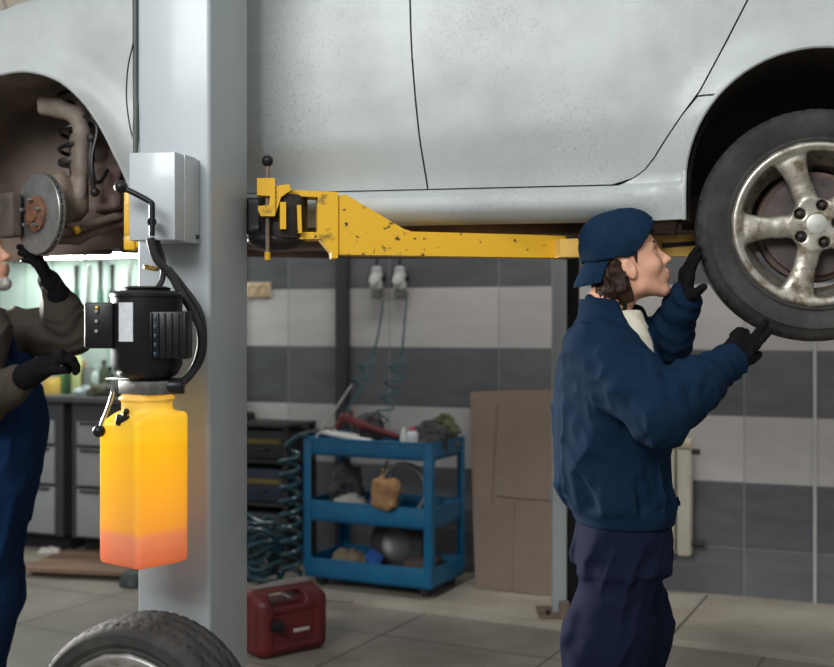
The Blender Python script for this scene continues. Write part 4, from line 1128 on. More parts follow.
cs.tube([CP(.32, .46), CP(.62, .45), CP(1, .45)], .0035, 6); cs.tube([CP(.50, .0), CP(.55, .43)], .0025, 6); cs.tube([CP(.26, .42), CP(.34, .92)], .003, 6)
cs.build('fold_crease', dk2, cb)
MB()._put([CP(.30, .475), CP(1, .455), CP(1, .50), CP(.33, .52)], [(0, 1, 2, 3)]).build('tape_strip', mat('tape_grey', (.20, .18, .165), .5), cb)

# ================================================================== radiator, socket
p0, p1 = wallpt(668, 440, .10), wallpt(692, 440, .10)
zr0, zr1 = wallpt(684, 556, .1).z, wallpt(684, 440, .1).z
rc = wallpt(656, 500, .07); T = wall_frame(Vector((rc.x, rc.y, 0)))
RX = (wallpt(693, 500, .1)-rc).dot(WD)
rad = empty('radiator', (rc.x, rc.y, zr0), 'narrow cream wall radiator behind the mechanic in blue jacket', 'radiator')
radm = mat('cream_enamel', (.62, .59, .50), .4, col2=(.55, .51, .42), vscale=6)
for k in range(5):
    MB(T).box((RX-.045-k*.08, 0, (zr0+zr1-.05)/2), (.072, .085, zr1-zr0-.05), bev=.014).build('section', radm, rad)
MB(T).box((RX-.2, 0, zr1-.02), (.38, .07, .045), bev=.01).build('top_cap', mat('cream_cap', (.70, .62, .45), .4), rad)
MB(T).cyl((RX-.01, 0, zr0+.06), (RX+.05, 0, zr0+.06), .016, n=12).build('valve', darkmetal, rad)
MB(T).cyl((RX-.01, .0, zr1-.06), (RX+.03, .0, zr1-.06), .014, n=12).build('vent_plug', darkmetal, rad)
MB(T).box((RX-.2, .055, (zr0+zr1)/2), (.05, .04, .05)).build('wall_bracket', steel, rad)
p = wallpt(259, 290, .0); T = wall_frame(p)
so = empty('wall_socket', p, 'cream double socket plate on the tiled wall beside the lift post', 'socket')
MB(T).box((0, -.008, 0), (.17, .018, .09), bev=.005).build('plate', mat('cream_plastic', (.68, .52, .34), .4), so)
for dx in (-.035, .035):
    MB(T).lathe([(.030, 0), (.030, .010), (.026, .010), (.024, .002), (.0, .002)], (dx, -.012, 0), (0, -1, 0), 24).build('outlet', mat('outlet_tan', (.50, .33, .20), .45), so)
# dark tool hanging on the wall above the rack
p = wallpt(251, 420, .02); single(MB(wall_frame(p)).box((0, -.02, 0), (.07, .04, .10), bev=.015).tube([(0, -.02, -.04), (.02, -.02, -.12)], .012, 8), 'hanging_tool', darkmetal, 'dark tool hanging on the wall above the rack', 'tool')
# ================================================================== workbench along the wall at the left
BO = WA+WN*.44+WD*(-3.05); BO.z = .028          # front edge, far left end
TBn = frame(BO, WD, -WN, Vector((0, 0, 1)))      # x along the bench, y to the wall
def bench_x(px, y=0.):
    P0 = WA+WN*(.44-y); a = (px-CX)/FPX; t = (a*P0.y-P0.x)/(WD.x-a*WD.y); return t+3.05
BH = .905
drawer_m = mat('drawer_grey', (.30, .315, .30), .4, col2=(.27, .28, .27), vscale=5)
frame_m = mat('cabinet_dark', (.045, .047, .05), .5)
def cabinet(x0, x1, rows, label):
    e = empty('drawer_cabinet', TBn @ Vector(((x0+x1)/2, .22, 0)), label, 'cabinet', 'drawer cabinets under the workbench')
    w = x1-x0; cx = (x0+x1)/2
    MB(TBn).box((cx, .235, BH/2+.05), (w, .40, BH-.10), bev=.004).build('body', frame_m, e)
    MB(TBn).box((cx, .28, .05), (w-.04, .30, .10)).build('plinth', mat('plinth_black', (.01, .01, .01), .8), e)
    z = BH-.10
    for h in rows:
        d = MB(TBn).box((cx, .025, z-h/2), (w-.10, .022, h-.022), bev=.004).build('drawer', drawer_m, e)
        MB(TBn).box((cx, .008, z-.022), (w-.16, .018, .016), bev=.003).build('handle', frame_m, d); z -= h
X = bench_x
cabinet(X(-40), X(59), (.16, .24, .30), 'drawer cabinet under the bench behind the bib overalls')
cabinet(X(68), X(150), (.16, .24, .30), 'drawer cabinet under the bench behind the orange tank')
XL, XR = X(-60), X(204)
MM, WW = (XL+XR)/2, XR-XL
wt = MB(TBn).box((MM, .20, BH+.018), (WW, .43, .036), bev=.006).build('worktop', mat('worktop_dark', (.06, .06, .062), .45, col2=(.10, .10, .10), vscale=7), origin=TBn @ Vector((MM, .2, BH)))
tag(wt, 'long dark worktop resting on the grey drawer cabinets', 'worktop')
ZB = BH+.036
# pale back board with hung tools
bb = empty('tool_board', TBn @ Vector((X(90), .415, ZB)), 'pale green tool board behind the workbench', 'tool board')
MB(TBn).box((MM, .418, (ZB+1.82)/2), (WW, .012, 1.82-ZB), bev=.002).build('board', mat('pale_green_board', (.55, .66, .59), .5, col2=(.48, .60, .53), vscale=4), bb)
for i in range(8): MB(TBn).box((XL+.1+i*.215, .410, 1.40), (.012, .008, .8)).build('board_seam', mat('seam_green', (.36, .46, .41), .5), bb)
toolm = [mat('tool_green', (.06, .13, .10), .5), steel, darkmetal]
for i, (px, top, ln, kind) in enumerate(((100, 264, .34, 0), (88, 268, .42, 1), (112, 268, .30, 2), (76, 268, .28, 0), (122, 300, .22, 2), (129, 266, .40, 1))):
    p = TBn @ Vector((X(px, .395), .395, CAM_Z+(HY-top)/FPX*7.1)); e = empty('hanging_tool', p-Vector((0, 0, ln)), ['long green handled tool hanging second on the board, below the bright lamp', 'long slim steel rod hanging on the tool board', 'short dark spanner hanging beside the long green tool', 'green handled tool hanging nearest the raised arm', 'dark pincers hanging low on the board beside the motor', 'steel bar hanging on the board next to the lift post'][i], 'tool')
    MB().tube([p, p-Vector((0, 0, ln*.55))], [.014, .010], 8).build('shaft', steel if kind == 1 else darkmetal, e)
    MB().tube([p-Vector((0, 0, ln*.52)), p-Vector((0, 0, ln))], [.016, .020], 10).build('handle', toolm[kind], e)
# shelf with the lamp under it
sh_ = empty('bottle_shelf', TBn @ Vector((X(80), .30, 1.83)), 'shelf above the tool board carrying bright bottles', 'shelf')
MB(TBn).box((MM, .30, 1.842), (WW, .24, .022), bev=.003).build('board', mat('shelf_white', (.55, .56, .54), .5), sh_)
for x in (X(-20), X(125)): MB(TBn).box((x, .36, 1.80), (.02, .12, .07)).build('bracket', darkmetal, sh_)
lampm = bpy.data.materials.new('bench_lamp_glow'); lampm.use_nodes = True
bs = lampm.node_tree.nodes['Principled BSDF']; bs.inputs['Emission Color'].default_value = (.90, 1, .95, 1); bs.inputs['Emission Strength'].default_value = 36; bs.inputs['Base Color'].default_value = (.8, .85, .82, 1)
bl = empty('bench_lamp', TBn @ Vector((X(80), .19, 1.78)), 'bright white strip lamp under the shelf over the workbench', 'lamp')
MB(TBn).box((X(70), .185, 1.800), (1.35, .05, .058), bev=.01).build('diffuser', lampm, bl)
MB(TBn).box((X(70), .225, 1.806), (1.38, .04, .06)).build('housing', white_plastic, bl)
MB(TBn).box((X(68.5), .155, 1.795), (.018, .012, .075), bev=.003).build('clip', darkmetal, bl)
# bottles and tins standing on the shelf
def bottle(x, y, z, r, h, mname, col, capcol, label, group=None):
    p = TBn @ Vector((x, y, z)); e = empty('bottle', p, label, 'bottle', group); T = Matrix.Translation(p)
    MB(T).lathe([(r*.92, 0), (r, .006), (r, h*.62), (r*.9, h*.70), (r*.42, h*.82), (r*.40, h*.88)], n=18).build('bottle_body', mat(mname, col, .35), e)
    MB(T).lathe([(r*.48, h*.86), (r*.48, h*.985), (r*.40, h)], n=16).build('cap', mat(mname+'_cap', capcol, .4), e)
def tin(x, y, z, r, h, name, col, label, cat='tin'):
    p = TBn @ Vector((x, y, z)); e = empty(name, p, label, cat); T = Matrix.Translation(p)
    MB(T).lathe([(r*.96, 0), (r, .004), (r, h-.004), (r*.97, h)], n=20).build('can_body', mat(name+label[:6], col, .4), e)
    MB(T).lathe([(r*.9, h), (r*.9, h+.008), (r*.3, h+.012)], n=18).build('lid', steel, e)
zs = 1.853
bottle(X(74, .27), .27, zs, .035, .12, 'red_bottle', (.55, .10, .09), (.4, .05, .05), 'red bottle standing nearest the disc on the shelf above the lamp')
bottle(X(86, .28), .28, zs, .032, .15, 'white_bottle', (.62, .56, .55), (.5, .5, .5), 'white bottle on the shelf above the bench lamp')
bottle(X(93, .28), .28, zs, .030, .17, 'pale_bottle', (.55, .50, .50), (.2, .2, .2), 'pale grey bottle on the shelf beside the white bottle')
bottle(X(100, .27), .27, zs, .036, .19, 'crimson_bottle', (.60, .12, .10), (.5, .06, .05), 'red bottle beside the orange tin on the shelf')
tin(X(107, .27), .27, zs, .042, .135, 'orange_tin', (.85, .42, .10), 'orange tin on the shelf above the bench lamp')
bottle(X(113, .29), .29, zs, .024, .17, 'black_bottle', (.03, .03, .03), (.03, .03, .03), 'slim black bottle on the shelf beside the orange tin')
bottle(X(120, .28), .28, zs, .036, .16, 'milk_bottle', (.72, .72, .74), (.6, .6, .6), 'milky bottle on the shelf next to the lift post')
# things standing on the worktop
tin(X(52, .18), .18, ZB, .055, .10, 'yellow_tin', (.80, .55, .12), 'yellow tin on the workbench behind the gloved hand')
bottle(X(60, .22), .22, ZB, .034, .19, 'green_bottle', (.10, .22, .09), (.15, .3, .1), 'dark green bottle on the workbench behind the gloved hand')
bottle(X(67, .25), .25, ZB, .030, .22, 'deep_green', (.05, .12, .06), (.1, .2, .1), 'tall dark green bottle beside the yellow green bottle on the bench')
bottle(X(77, .24), .24, ZB, .036, .30, 'lime_bottle', (.62, .70, .30), (.7, .75, .4), 'tall yellow green bottle on the workbench')
bottle(X(84, .26), .26, ZB, .028, .20, 'brown_bottle', (.12, .10, .05), (.5, .2, .1), 'brown bottle with orange cap on the bench')
tin(X(90, .27), .27, ZB, .040, .15, 'grey_tin', (.22, .26, .24), 'grey tin on the bench between brown bottle and pale jar')
bottle(X(97, .25), .25, ZB, .036, .18, 'clear_jar', (.50, .62, .55), (.6, .65, .6), 'pale green jar on the workbench')
bottle(X(104, .25), .25, ZB, .030, .21, 'olive_bottle', (.07, .09, .05), (.05, .05, .05), 'olive bottle on the bench nearest the pump motor')
bottle(X(110, .28), .28, ZB, .030, .17, 'black_flask', (.03, .035, .03), (.03, .03, .03), 'black flask on the bench behind the pump motor')
for i, (px, r, c, lab) in enumerate(((76, (.07, .05, .035), (.38, .46, .46), 'pale blue cloth on the bench front edge'), (90, (.08, .05, .05), (.10, .09, .06), 'dark brown rag on the bench front edge'), (103, (.07, .05, .045), (.07, .075, .06), 'dark olive rag on the bench beside the lever ball'))):
    s = SDF(tuple(-x*1.6 for x in r), tuple(x*1.6 for x in r), .007); s.ell((0, 0, 0), r); s.disp(lambda P: .018*vnoise(P*40+i*9, i)); s.plane((0, 0, -r[2]*.6), (0, 0, -1))
    V, Q = s.mesh(); p = TBn @ Vector((X(px), .10, ZB+r[2]*.6)); tag(link_mesh('rag', xf(Matrix.Translation(p), V), [tuple(q) for q in Q], mat('rag%d' % i, c, .9), None, True, 180, origin=p), lab, 'rag')
# white scrap and a dark oil can on the strip in front of the bench
p = at(50, 551, 6.95); p.z = .03
s = SDF((-.09, -.07, -.03), (.09, .07, .07), .005); s.ell((0, 0, .005), (.065, .045, .022)); s.disp(lambda P: .012*vnoise(P*45, 3)); V, Q = s.mesh()
tag(link_mesh('paper_scrap', xf(Matrix.Translation(p), V), [tuple(q) for q in Q], mat('scrap_white', (.6, .56, .5), .8), None, True, 180, origin=p), 'crumpled white paper on the floor in front of the drawers', 'paper')
p = at(134, 574, 6.2); p.z = .0
m = MB(Matrix.Translation(p)); m.lathe([(.075, 0), (.08, .008), (.07, .05), (.05, .075), (.02, .085), (.0, .086)], n=28)
tag(m.build('drain_pan', mat('pan_green', (.03, .045, .04), .5), origin=p), 'small dark green pan on the floor behind the orange tank', 'pan')

# brown boards on the floor in front of the bench
p0, p1 = at(20, 578, 6.40), at(176, 583, 6.22)
d = Vector((p1.x-p0.x, p1.y-p0.y, 0)); Lp = d.length; d.normalize(); n = Vector((-d.y, d.x, 0))
o = Vector(((p0.x+p1.x)/2, (p0.y+p1.y)/2, .0))+n*.27
T = frame(o, d, n, Vector((0, 0, 1)))
pl = empty('wooden_platform', o, 'low brown wooden platform on the floor in front of the drawer cabinets', 'platform')
wd = mat('worn_boards', (.24, .145, .095), .75, col2=(.15, .09, .06), vscale=5, detail=8, stretch=(.3, 2, 1))
for i in range(3): MB(T).box((0, -.18+i*.18, .042), (Lp, .174, .026), bev=.004).build('board', wd, pl)
MB(T).box((0, 0, .0145), (Lp-.1, .46, .029)).build('runner', mat('runner_dark', (.05, .035, .025), .9), pl)
# ================================================================== people
skin = mat('skin', (.60, .31, .20), .5, col2=(.66, .36, .24), vscale=22, spec=.35)
skin.node_tree.nodes['Principled BSDF'].inputs['Subsurface Weight'].default_value = .12
skin.node_tree.nodes['Principled BSDF'].inputs['Subsurface Radius'].default_value = (.01, .004, .002)
skin.node_tree.nodes['Principled BSDF'].inputs['Subsurface Scale'].default_value = .5
def cloth(name, c, c2, vs_=5, b=.35):
    return mat(name, c, .85, col2=c2, vscale=vs_, detail=6, bump=b, bscale=230, bdist=.0015, spec=.08)
jean = cloth('navy_twill', (.0046, .0148, .034), (.0064, .0195, .043))
jean_dark = cloth('navy_twill_dark', (.0055, .0080, .0210), (.0078, .0108, .0265))
capm = cloth('cap_navy', (.0055, .0185, .040), (.0073, .0225, .047), 9)
teem = cloth('cream_jersey', (.62, .57, .46), (.55, .50, .40), 8)
glovem = mat('black_knit', (.004, .004, .005), .85, spec=.12, col2=(.007, .007, .008), vscale=40, bump=.5, bscale=300, bdist=.001)
shirtm = cloth('taupe_jersey', (.045, .037, .030), (.058, .049, .040), 7)
bibm = cloth('blue_drill', (.005, .019, .056), (.007, .024, .068), 6)
hairm = mat('brown_hair', (.014, .007, .004), .5, col2=(.034, .017, .009), spec=.2, vscale=60, stretch=(1, 1, .25), bump=.6, bscale=160)
greyhair = mat('grey_hair', (.42, .40, .37), .6, col2=(.55, .53, .50), vscale=60, bump=.6, bscale=160)
V3 = lambda *a: np.array(a, float)
def nrmz(v): v = np.array(v, float); return v/np.linalg.norm(v)

class Head:
    """head frame: origin between the ears, x to the face, y to the person's left, z up"""
    def __init__(s, o, yaw, pitch, roll=0., k=1.):
        s.o = np.array(o, float); s.k = k
        R = Matrix.Rotation(yaw, 3, 'Z') @ Matrix.Rotation(-pitch, 3, 'Y') @ Matrix.Rotation(roll, 3, 'X')
        s.R = np.array(R)
    def p(s, x, y, z): return s.o+s.R @ (np.array([x, y, z])*s.k)
    def d(s, x, y, z): return s.R @ np.array([x, y, z], float)
    def rot(s, *e): return s.R @ np.array(Matrix.Rotation(e[1], 3, e[0]))
    def carve(s, f):
        k = s.k; E = lambda c, r, kk=.012, op='u', R=None: f.ell(s.p(*c), np.array(r)*k, kk, op, s.R if R is None else R)
        C = lambda a, b, ra, rb, kk=.012, op='u': f.cap(s.p(*a), s.p(*b), ra*k, rb*k, kk, op)
        E((.000, 0, .050), (.100, .076, .086)); E((.038, 0, .012), (.066, .066, .085), .02)
        E((.045, 0, -.035), (.050, .052, .062), .025)
        for y in (1, -1):
            C((.005, y*.054, -.030), (.015, y*.052, -.062), .014, .012, .025); C((.015, y*.050, -.062), (.078, y*.016, -.092), .013, .013, .025)
            E((.066, y*.044, -.012), (.026, .020, .022), .022)                # cheekbone
            C((.088, y*.012, .044), (.076, y*.046, .044), .008, .006, .014)     # brow
            E((.096, y*.031, .022), (.014, .016, .012), .016, 's')            # eye socket
            E((.080, y*.031, .021), (.014, .016, .013), .004)                   # lids
            E((.108, y*.011, -.014), (.010, .008, .008), .006)                  # nostril wing
            ea = s.rot('Y', -.22)
            E((-.006, y*.079, .000), (.020, .0085, .032), .004, 'u', ea); E((.003, y*.088, .005), (.0115, .0075, .019), .003, 's', ea); E((-.001, y*.078, -.024), (.010, .008, .011), .005)
        E((.086, 0, -.092), (.018, .020, .015), .02)                         # chin
        C((.096, 0, .034), (.121, 0, -.006), .0075, .0105, .012); E((.124, 0, -.009), (.0115, .0115, .0100), .006)
        E((.106, 0, -.040), (.0105, .022, .0070), .005); E((.103, 0, -.054), (.0105, .019, .0078), .005); E((.110, 0, -.047), (.010, .026, .0026), .003, 's')
        E((.088, 0, -.048), (.020, .034, .030), .02)
    def eyes(s, parent):
        wm = mat('eye_white', (.75, .72, .68), .2); im = mat('iris_brown', (.05, .03, .02), .15)
        for y in (1, -1):
            e = MB(); e.sphere(Vector(s.p(.0812, y*.031, .0215)), .0128*s.k, 16); o = e.build('eye', wm, parent)
            e = MB(); e.sphere(Vector(s.p(.0895, y*.030, .0235)), .0058*s.k, 12); e.build('iris', im, o)
    def brows(s, parent, m):
        for y in (1, -1):
            e = MB(); e.tube([Vector(s.p(.0965, y*.014, .047)), Vector(s.p(.093, y*.030, .053)), Vector(s.p(.080, y*.050, .047))], [.0042, .0052, .0025], 8, 5); e.build('eyebrow', m, parent)

def hand_prims(f, o, d, n, side, curl, thumb, g=0., k=1., cuff=None):
    """wrist o, d along the fingers, n out of the palm, side = towards the thumb; curl per finger (index first)"""
    d, n = nrmz(d), nrmz(n); n = nrmz(n-d*(n@d)); sd = np.cross(n, d)*side
    o = np.array(o, float); W = lambda a, b, c: o+(d*a+sd*b+n*c)*k
    R = np.stack([d, sd, n], 1)
    f.rbox(W(.052, 0, 0), ((.050+g)*k, (.040+g)*k, (.0145+g)*k), .013*k, .012, R=R)
    f.cap(W(-.01, 0, 0), W(.03, 0, 0), (.027+g)*k, (.027+g)*k, .015, sq=(n, .72))
    for i, (b, L, r) in enumerate(((.030, .074, .0092), (.010, .082, .0096), (-.011, .076, .0092), (-.030, .060, .0080))):
        p = W(.092-.006*abs(i-1), b, 0); a = 0.; c = curl[i]; sp = (b/.03)*.07
        dd0 = d*math.cos(sp)+sd*math.sin(sp)
        for fr, ba, rr in ((.45, .8, 1.), (.32, 1., .94), (.23, .7, .86)):
            a += c*ba; q = p+(dd0*math.cos(a)+n*math.sin(a))*L*fr*k
            f.cap(p, q, (r*rr+g)*k, (r*rr*.95+g)*k, .004); p = q
    p = W(.022, .030, .004); a0, a1 = thumb
    q = p+nrmz(d*math.cos(a0)+sd*math.sin(a0)+n*.25)*.042*k; f.cap(p, q, (.0145+g)*k, (.0115+g)*k, .012)
    q2 = q+nrmz(d*math.cos(a1)+sd*math.sin(a1)+n*.45)*.034*k; f.cap(q, q2, (.0112+g)*k, (.0098+g)*k, .004)
def folds(P, c, axis, amp, freq, seed, st=3.):
    """cloth folds: noise stretched along an axis"""
    a = nrmz(axis); q = P-np.array(c); t = (q @ a)[:, None]*a; q = (q-t)+t/st
    q = q+.035*np.stack([vnoise(q*6+k*9.1, seed+k) for k in range(3)], 1)
    n = vnoise(q*freq+seed*11.3, seed); return -amp*(np.maximum(0, 1-np.abs(n)*2.2)**1.6-.35)
def tubefold(P, a, b, amp, lam, seed, wob=.6):
    """ring creases round a limb from a to b"""
    a, b = np.array(a), np.array(b); L = np.linalg.norm(b-a); u = (b-a)/L; t = (P-a) @ u
    w = np.exp(-((np.linalg.norm((P-a)-t[:, None]*u, axis=1))/.16)**4)*((t > -.05) & (t < L+.05))
    ph = vnoise(P*14+seed*5, seed)*wob*4
    return amp*np.sin(2*PI*t/lam+ph)*w*(.5+.5*vnoise(P*9+seed, seed+3))

# ------------------------------------------------------------------ the mechanic at the rear wheel
Y1 = 3.44
ear = at(627, 269, Y1-.0)
hd = Head((ear.x, Y1, ear.z), math.radians(-2), math.radians(17), 0, 1.0)
Wp = lambda px, py, Y: np.array(at(px, py, Y))
nS, nE, nW = Wp(602, 352, 3.28), Wp(660, 414, 3.15), Wp(728, 362, 3.235)
fS, fE, fW = Wp(628, 338, 3.60), Wp(657, 366, 3.60), Wp(683, 303, 3.44)
hipN, hipF = V3(.605, 3.36, .90), V3(.615, 3.53, .90)
kN, kF = V3(.545, 3.36, .48), V3(.645, 3.55, .48)
aN, aF = V3(.48, 3.36, .085), V3(.635, 3.56, .085)
dN, nN = nrmz(Wp(757, 328, 3.262)-nW), V3(.12, .97, .1)
dF, nF = nrmz(Wp(692, 236, 3.38)-fW), V3(.93, .1, -.15)
me1 = empty('person', (.60, Y1, 0), 'person in navy jacket and backwards cap reaching up to the rear wheel', 'person')
f = SDF((.36, 3.08, -.01), (1.10, 3.76, 1.80), .0042)
hd.carve(f)
f.chain([hd.p(-.022, 0, -.045), (.572, Y1, 1.47), (.568, Y1, 1.38)], [.056, .058, .064], .03)
f.zloft([(.84, .61, Y1, .11, .165), (1.0, .60, Y1, .105, .15), (1.2, .59, Y1, .115, .155), (1.34, .578, Y1, .098, .150), (1.42, .57, Y1, .064, .085)], .03)
f.chain([nS, nE, nW], [.052, .043, .030], .03); f.chain([fS, fE, fW], [.052, .043, .030], .03)
hand_prims(f, nW, dN, nN, -1 if False else 1, (.10, .16, .95, 1.0), (.5, .25), -.002)
hand_prims(f, fW, dF, nF, 1, (.18, .15, .18, .25), (.9, .6), -.002)
f.chain([hipN, kN, aN], [.088, .062, .042], .04); f.chain([hipF, kF, aF], [.088, .062, .042], .04)
for a in (aN, aF): f.cap(a+V3(-.03, 0, -.045), a+V3(.15, 0, -.055), .035, .028, .03)
f.build('body', skin, me1, 1)
hd.eyes(me1); hd.brows(me1, hairm)

# jacket
f = SDF((.28, 3.0, .74), (1.06, 3.85, 1.60), .0055)
f.zloft([(.826, .612, Y1, .140, .190), (.848, .610, Y1, .150, .199), (.87, .602, Y1, .161, .205), (.92, .588, Y1, .166, .206), (1.05, .573, Y1, .168, .208), (1.17, .565, Y1, .164, .206), (1.29, .572, Y1, .150, .198), (1.38, .570, Y1, .118, .165), (1.435, .566, Y1, .088, .110), (1.475, .563, Y1, .076, .080)], .03)
f.chain([nS+V3(-.01, .03, .0), nS*.45+nE*.55, nE, nE*.5+nW*.5, nW], [.096, .088, .083, .070, .052], .05)
f.chain([fS+V3(-.01, -.02, .0), fS*.45+fE*.55, fE, fE*.5+fW*.5, fW], [.092, .080, .072, .064, .052], .05)
f.cap(nW-.035*dN, nW+.012*dN, .0475, .046, .008); f.cap(fW-.035*dF, fW+.012*dF, .0475, .046, .008)
f.zloft([(.822, .612, Y1, .143, .194), (.852, .611, Y1, .147, .198)], .006)
f.disp(lambda P: np.clip((P[:, 2]-.858)/.03, 0, 1)*(folds(P, (.6, Y1, 1.1), (.45, .1, 1), .0095, 9, 2, 2.8)*np.clip((1.42-P[:, 2])/.3, .3, 1)+folds(P, (.6, Y1, 1.1), (.8, 0, -.5), .0075, 16, 17, 3.5)
       +folds(P, (.6, Y1, .86), (-.12, 0, 1), .024, 17, 5, 5.5)*np.clip((1.04-P[:, 2])/.17, 0, 1)
       +tubefold(P, nS*.35+nE*.65, nE*.6+nW*.4, .005, .055, 3, 1.)+tubefold(P, nE*.3+nW*.7, nW, .005, .04, 8, .8)+tubefold(P, fE, fW, .005, .05, 9, 1.)+.002*vnoise(P*24, 6)))
# open front: a slit that widens towards the neck
f.chain([(.695, 3.31, 1.235), (.683, 3.300, 1.275), (.668, 3.288, 1.34), (.650, 3.31, 1.40), (.645, 3.36, 1.48)], [.006, .018, .036, .046, .06], .006, 's')
f.chain([(.71, 3.315, 1.24), (.752, 3.36, 1.12)], [.005, .004], .004, 's')
f.chain([(.585, Y1, 1.405), (.665, Y1, 1.53)], [.070, .080], .008, 's')
jk = f.build('jacket', jean, me1, 1); jk['label'] = 'navy work jacket worn open'
# collar
f = SDF((.40, 3.25, 1.34), (.80, 3.65, 1.56), .005)
def col(x, y, z):
    q = np.sqrt(((x-.585-(z-1.45)*.2)/1.05)**2+((y-Y1)/1.0)**2)-(.083+(z-1.45)*.12)
    return np.maximum(np.abs(q)-.0055, np.abs(z-1.452-.10*(.585-x))-.032)
# a turned-down collar on the far side, falling from the nape to the far lapel
f.chain([(.520, 3.47, 1.478), (.555, 3.525, 1.475), (.610, 3.545, 1.462), (.665, 3.52, 1.432), (.700, 3.475, 1.375), (.722, 3.425, 1.31)], [.014, .018, .022, .026, .022, .010], .015)
f.chain([(.520, 3.47, 1.478), (.510, 3.42, 1.476), (.530, 3.372, 1.466), (.570, 3.352, 1.446)], [.014, .013, .012, .009], .012)
f.disp(lambda P: .003*vnoise(P*35, 2))
f.build('collar', jean, jk, 1)
# lapel of the far front edge
V = []; F = []
L = [((.712, 3.44, 1.465), (.722, 3.50, 1.475)), ((.735, 3.42, 1.40), (.775, 3.49, 1.42)), ((.750, 3.405, 1.31), (.775, 3.47, 1.30)), ((.758, 3.385, 1.22), (.768, 3.42, 1.20))]
# t-shirt
f = SDF((.35, 3.2, 1.0), (.85, 3.7, 1.52), .006)
f.zloft([(1.02, .597, Y1, .122, .165), (1.18, .585, Y1, .134, .176), (1.29, .585, Y1, .127, .178), (1.37, .585, Y1, .106, .152), (1.425, .585, Y1, .084, .108), (1.445, .586, Y1, .076, .086)], .02)
f.disp(lambda P: folds(P, (.6, Y1, 1.2), (.3, 0, 1), .004, 20, 4))
f.build('t_shirt', teem, me1, 1)
# trousers
f = SDF((.2, 3.05, .03), (1.0, 3.85, .90), .006)
f.zloft([(.70, .610, Y1, .136, .180), (.78, .613, Y1, .132, .172), (.84, .613, Y1, .122, .160)], .03)
f.chain([hipN+V3(0, .01, -.12), kN, aN+V3(0, 0, .0)], [.112, .116, .088], .07); f.chain([hipF+V3(0, -.01, -.12), kF, aF], [.112, .116, .088], .07)
f.disp(lambda P: (folds(P, (.58, Y1, .5), (.34, 0, 1), .014, 10, 12, 4.5)+folds(P, (.58, Y1, .5), (.5, 0, .9), .007, 17, 31, 3.5))*np.clip((.83-P[:, 2])/.10, 0, 1)+.003*vnoise(P*28, 7))
tr_ = f.build('trousers', jean_dark, me1, 1)
# side seam along the near leg
s_ = [hipN+V3(.045, -.132, -.13), hipN+V3(.02, -.128, -.25), kN+V3(.045, -.113, .10), kN+V3(.015, -.112, -.1)]
# cap: crown, band seams, button, bill at the back
f = SDF(hd.o-.20, hd.o+.24, .004)
f.ell(hd.p(.006, 0, .070), (.112, .088, .100), .02, R=hd.R); f.ell(hd.p(-.030, 0, .085), (.090, .084, .092), .03, R=hd.R); f.ell(hd.p(.035, 0, .085), (.085, .078, .086), .03, R=hd.R); f.ell(hd.p(-.026, 0, .048), (.089, .082, .088), .02, R=hd.R)
f.plane(hd.p(.018, 0, .028), -hd.d(-.80, 0, 1)); f.plane(hd.p(.018, 0, .028), -hd.d(.20, 0, 1))
inn = SDF(hd.o-.20, hd.o+.24, .004)
f.ell(hd.p(.002, 0, .052), (.1025, .079, .087), .004, 's', R=hd.R)
f.disp(lambda P: .0028*vnoise(P*32, 3)+folds(P, hd.o, hd.d(0, 0, 1), .0025, 22, 4))
cp = f.build('cap', capm, me1, 1); cp['label'] = 'navy cap worn backwards'
mseam = mat('seam_navy', (.006, .016, .040), .9)
for a in (0, 60, 120):
    pts = []
    for t in np.linspace(-1.15, 1.15, 24):
        dx, dy, dz = math.sin(t)*math.cos(math.radians(a)), math.sin(t)*math.sin(math.radians(a)), math.cos(t)
        # onto the union of the crown ellipsoids
        best = 0
        for c, r in (((.006, .070), (.112, .088, .100)), ((-.030, .085), (.090, .084, .092)), ((.035, .085), (.085, .078, .086)), ((-.026, .048), (.089, .082, .088))):
            ox, oz = .0-c[0], .07-c[1]
            A = (dx/r[0])**2+(dy/r[1])**2+(dz/r[2])**2; B = 2*(ox*dx/r[0]**2+oz*dz/r[2]**2); Cc = (ox/r[0])**2+(oz/r[2])**2-1
            best = max(best, (-B+math.sqrt(max(0, B*B-4*A*Cc)))/(2*A))
        x, y, z = dx*best, dy*best, .07+dz*best
        if z > .032+.80*(x-.018) and z > .032-.2*(x-.018): pts.append(Vector(hd.p(x, y, z+.0015)))
    if len(pts) > 3: MB().tube(pts, .0018, 6).build('cap_seam', mseam, cp)
MB().sphere(Vector(hd.p(.004, 0, .1765)), .008, 14, (1, 1, .5)).build('cap_button', capm, cp)
V = []; F = []; ns, nt_ = 10, 20
for lay in (0, 1):
    for i in range(ns+1):
        s0 = i/ns
        for j in range(nt_+1):
            t = -1+2*j/nt_; a = t*1.22
            bx_, by_ = -.020-.088*math.cos(a), .080*math.sin(a)
            bz_ = .034-.2*(bx_-.018)
            ext = .086*s0*math.sqrt(max(.02, 1-.45*t*t))
            x = bx_-ext*.69; y = by_*(1-.02*s0); z = bz_-ext*.72-.012*s0*abs(t)**1.7+.004*math.sin(PI*s0)-(0 if lay == 0 else .004)
            V.append(hd.p(x, y, z))
n = (ns+1)*(nt_+1)
for lay in (0, 1):
    for i in range(ns):
        for j in range(nt_):
            q = (i*(nt_+1)+j, i*(nt_+1)+j+1, (i+1)*(nt_+1)+j+1, (i+1)*(nt_+1)+j); q = tuple(x+lay*n for x in q); F.append(q if lay else q[::-1])
bd = [j for j in range(nt_+1)]+[(i+1)*(nt_+1)-1 for i in range(1, ns+1)]+[ns*(nt_+1)+j for j in range(nt_-1, -1, -1)]+[i*(nt_+1) for i in range(ns-1, 0, -1)]
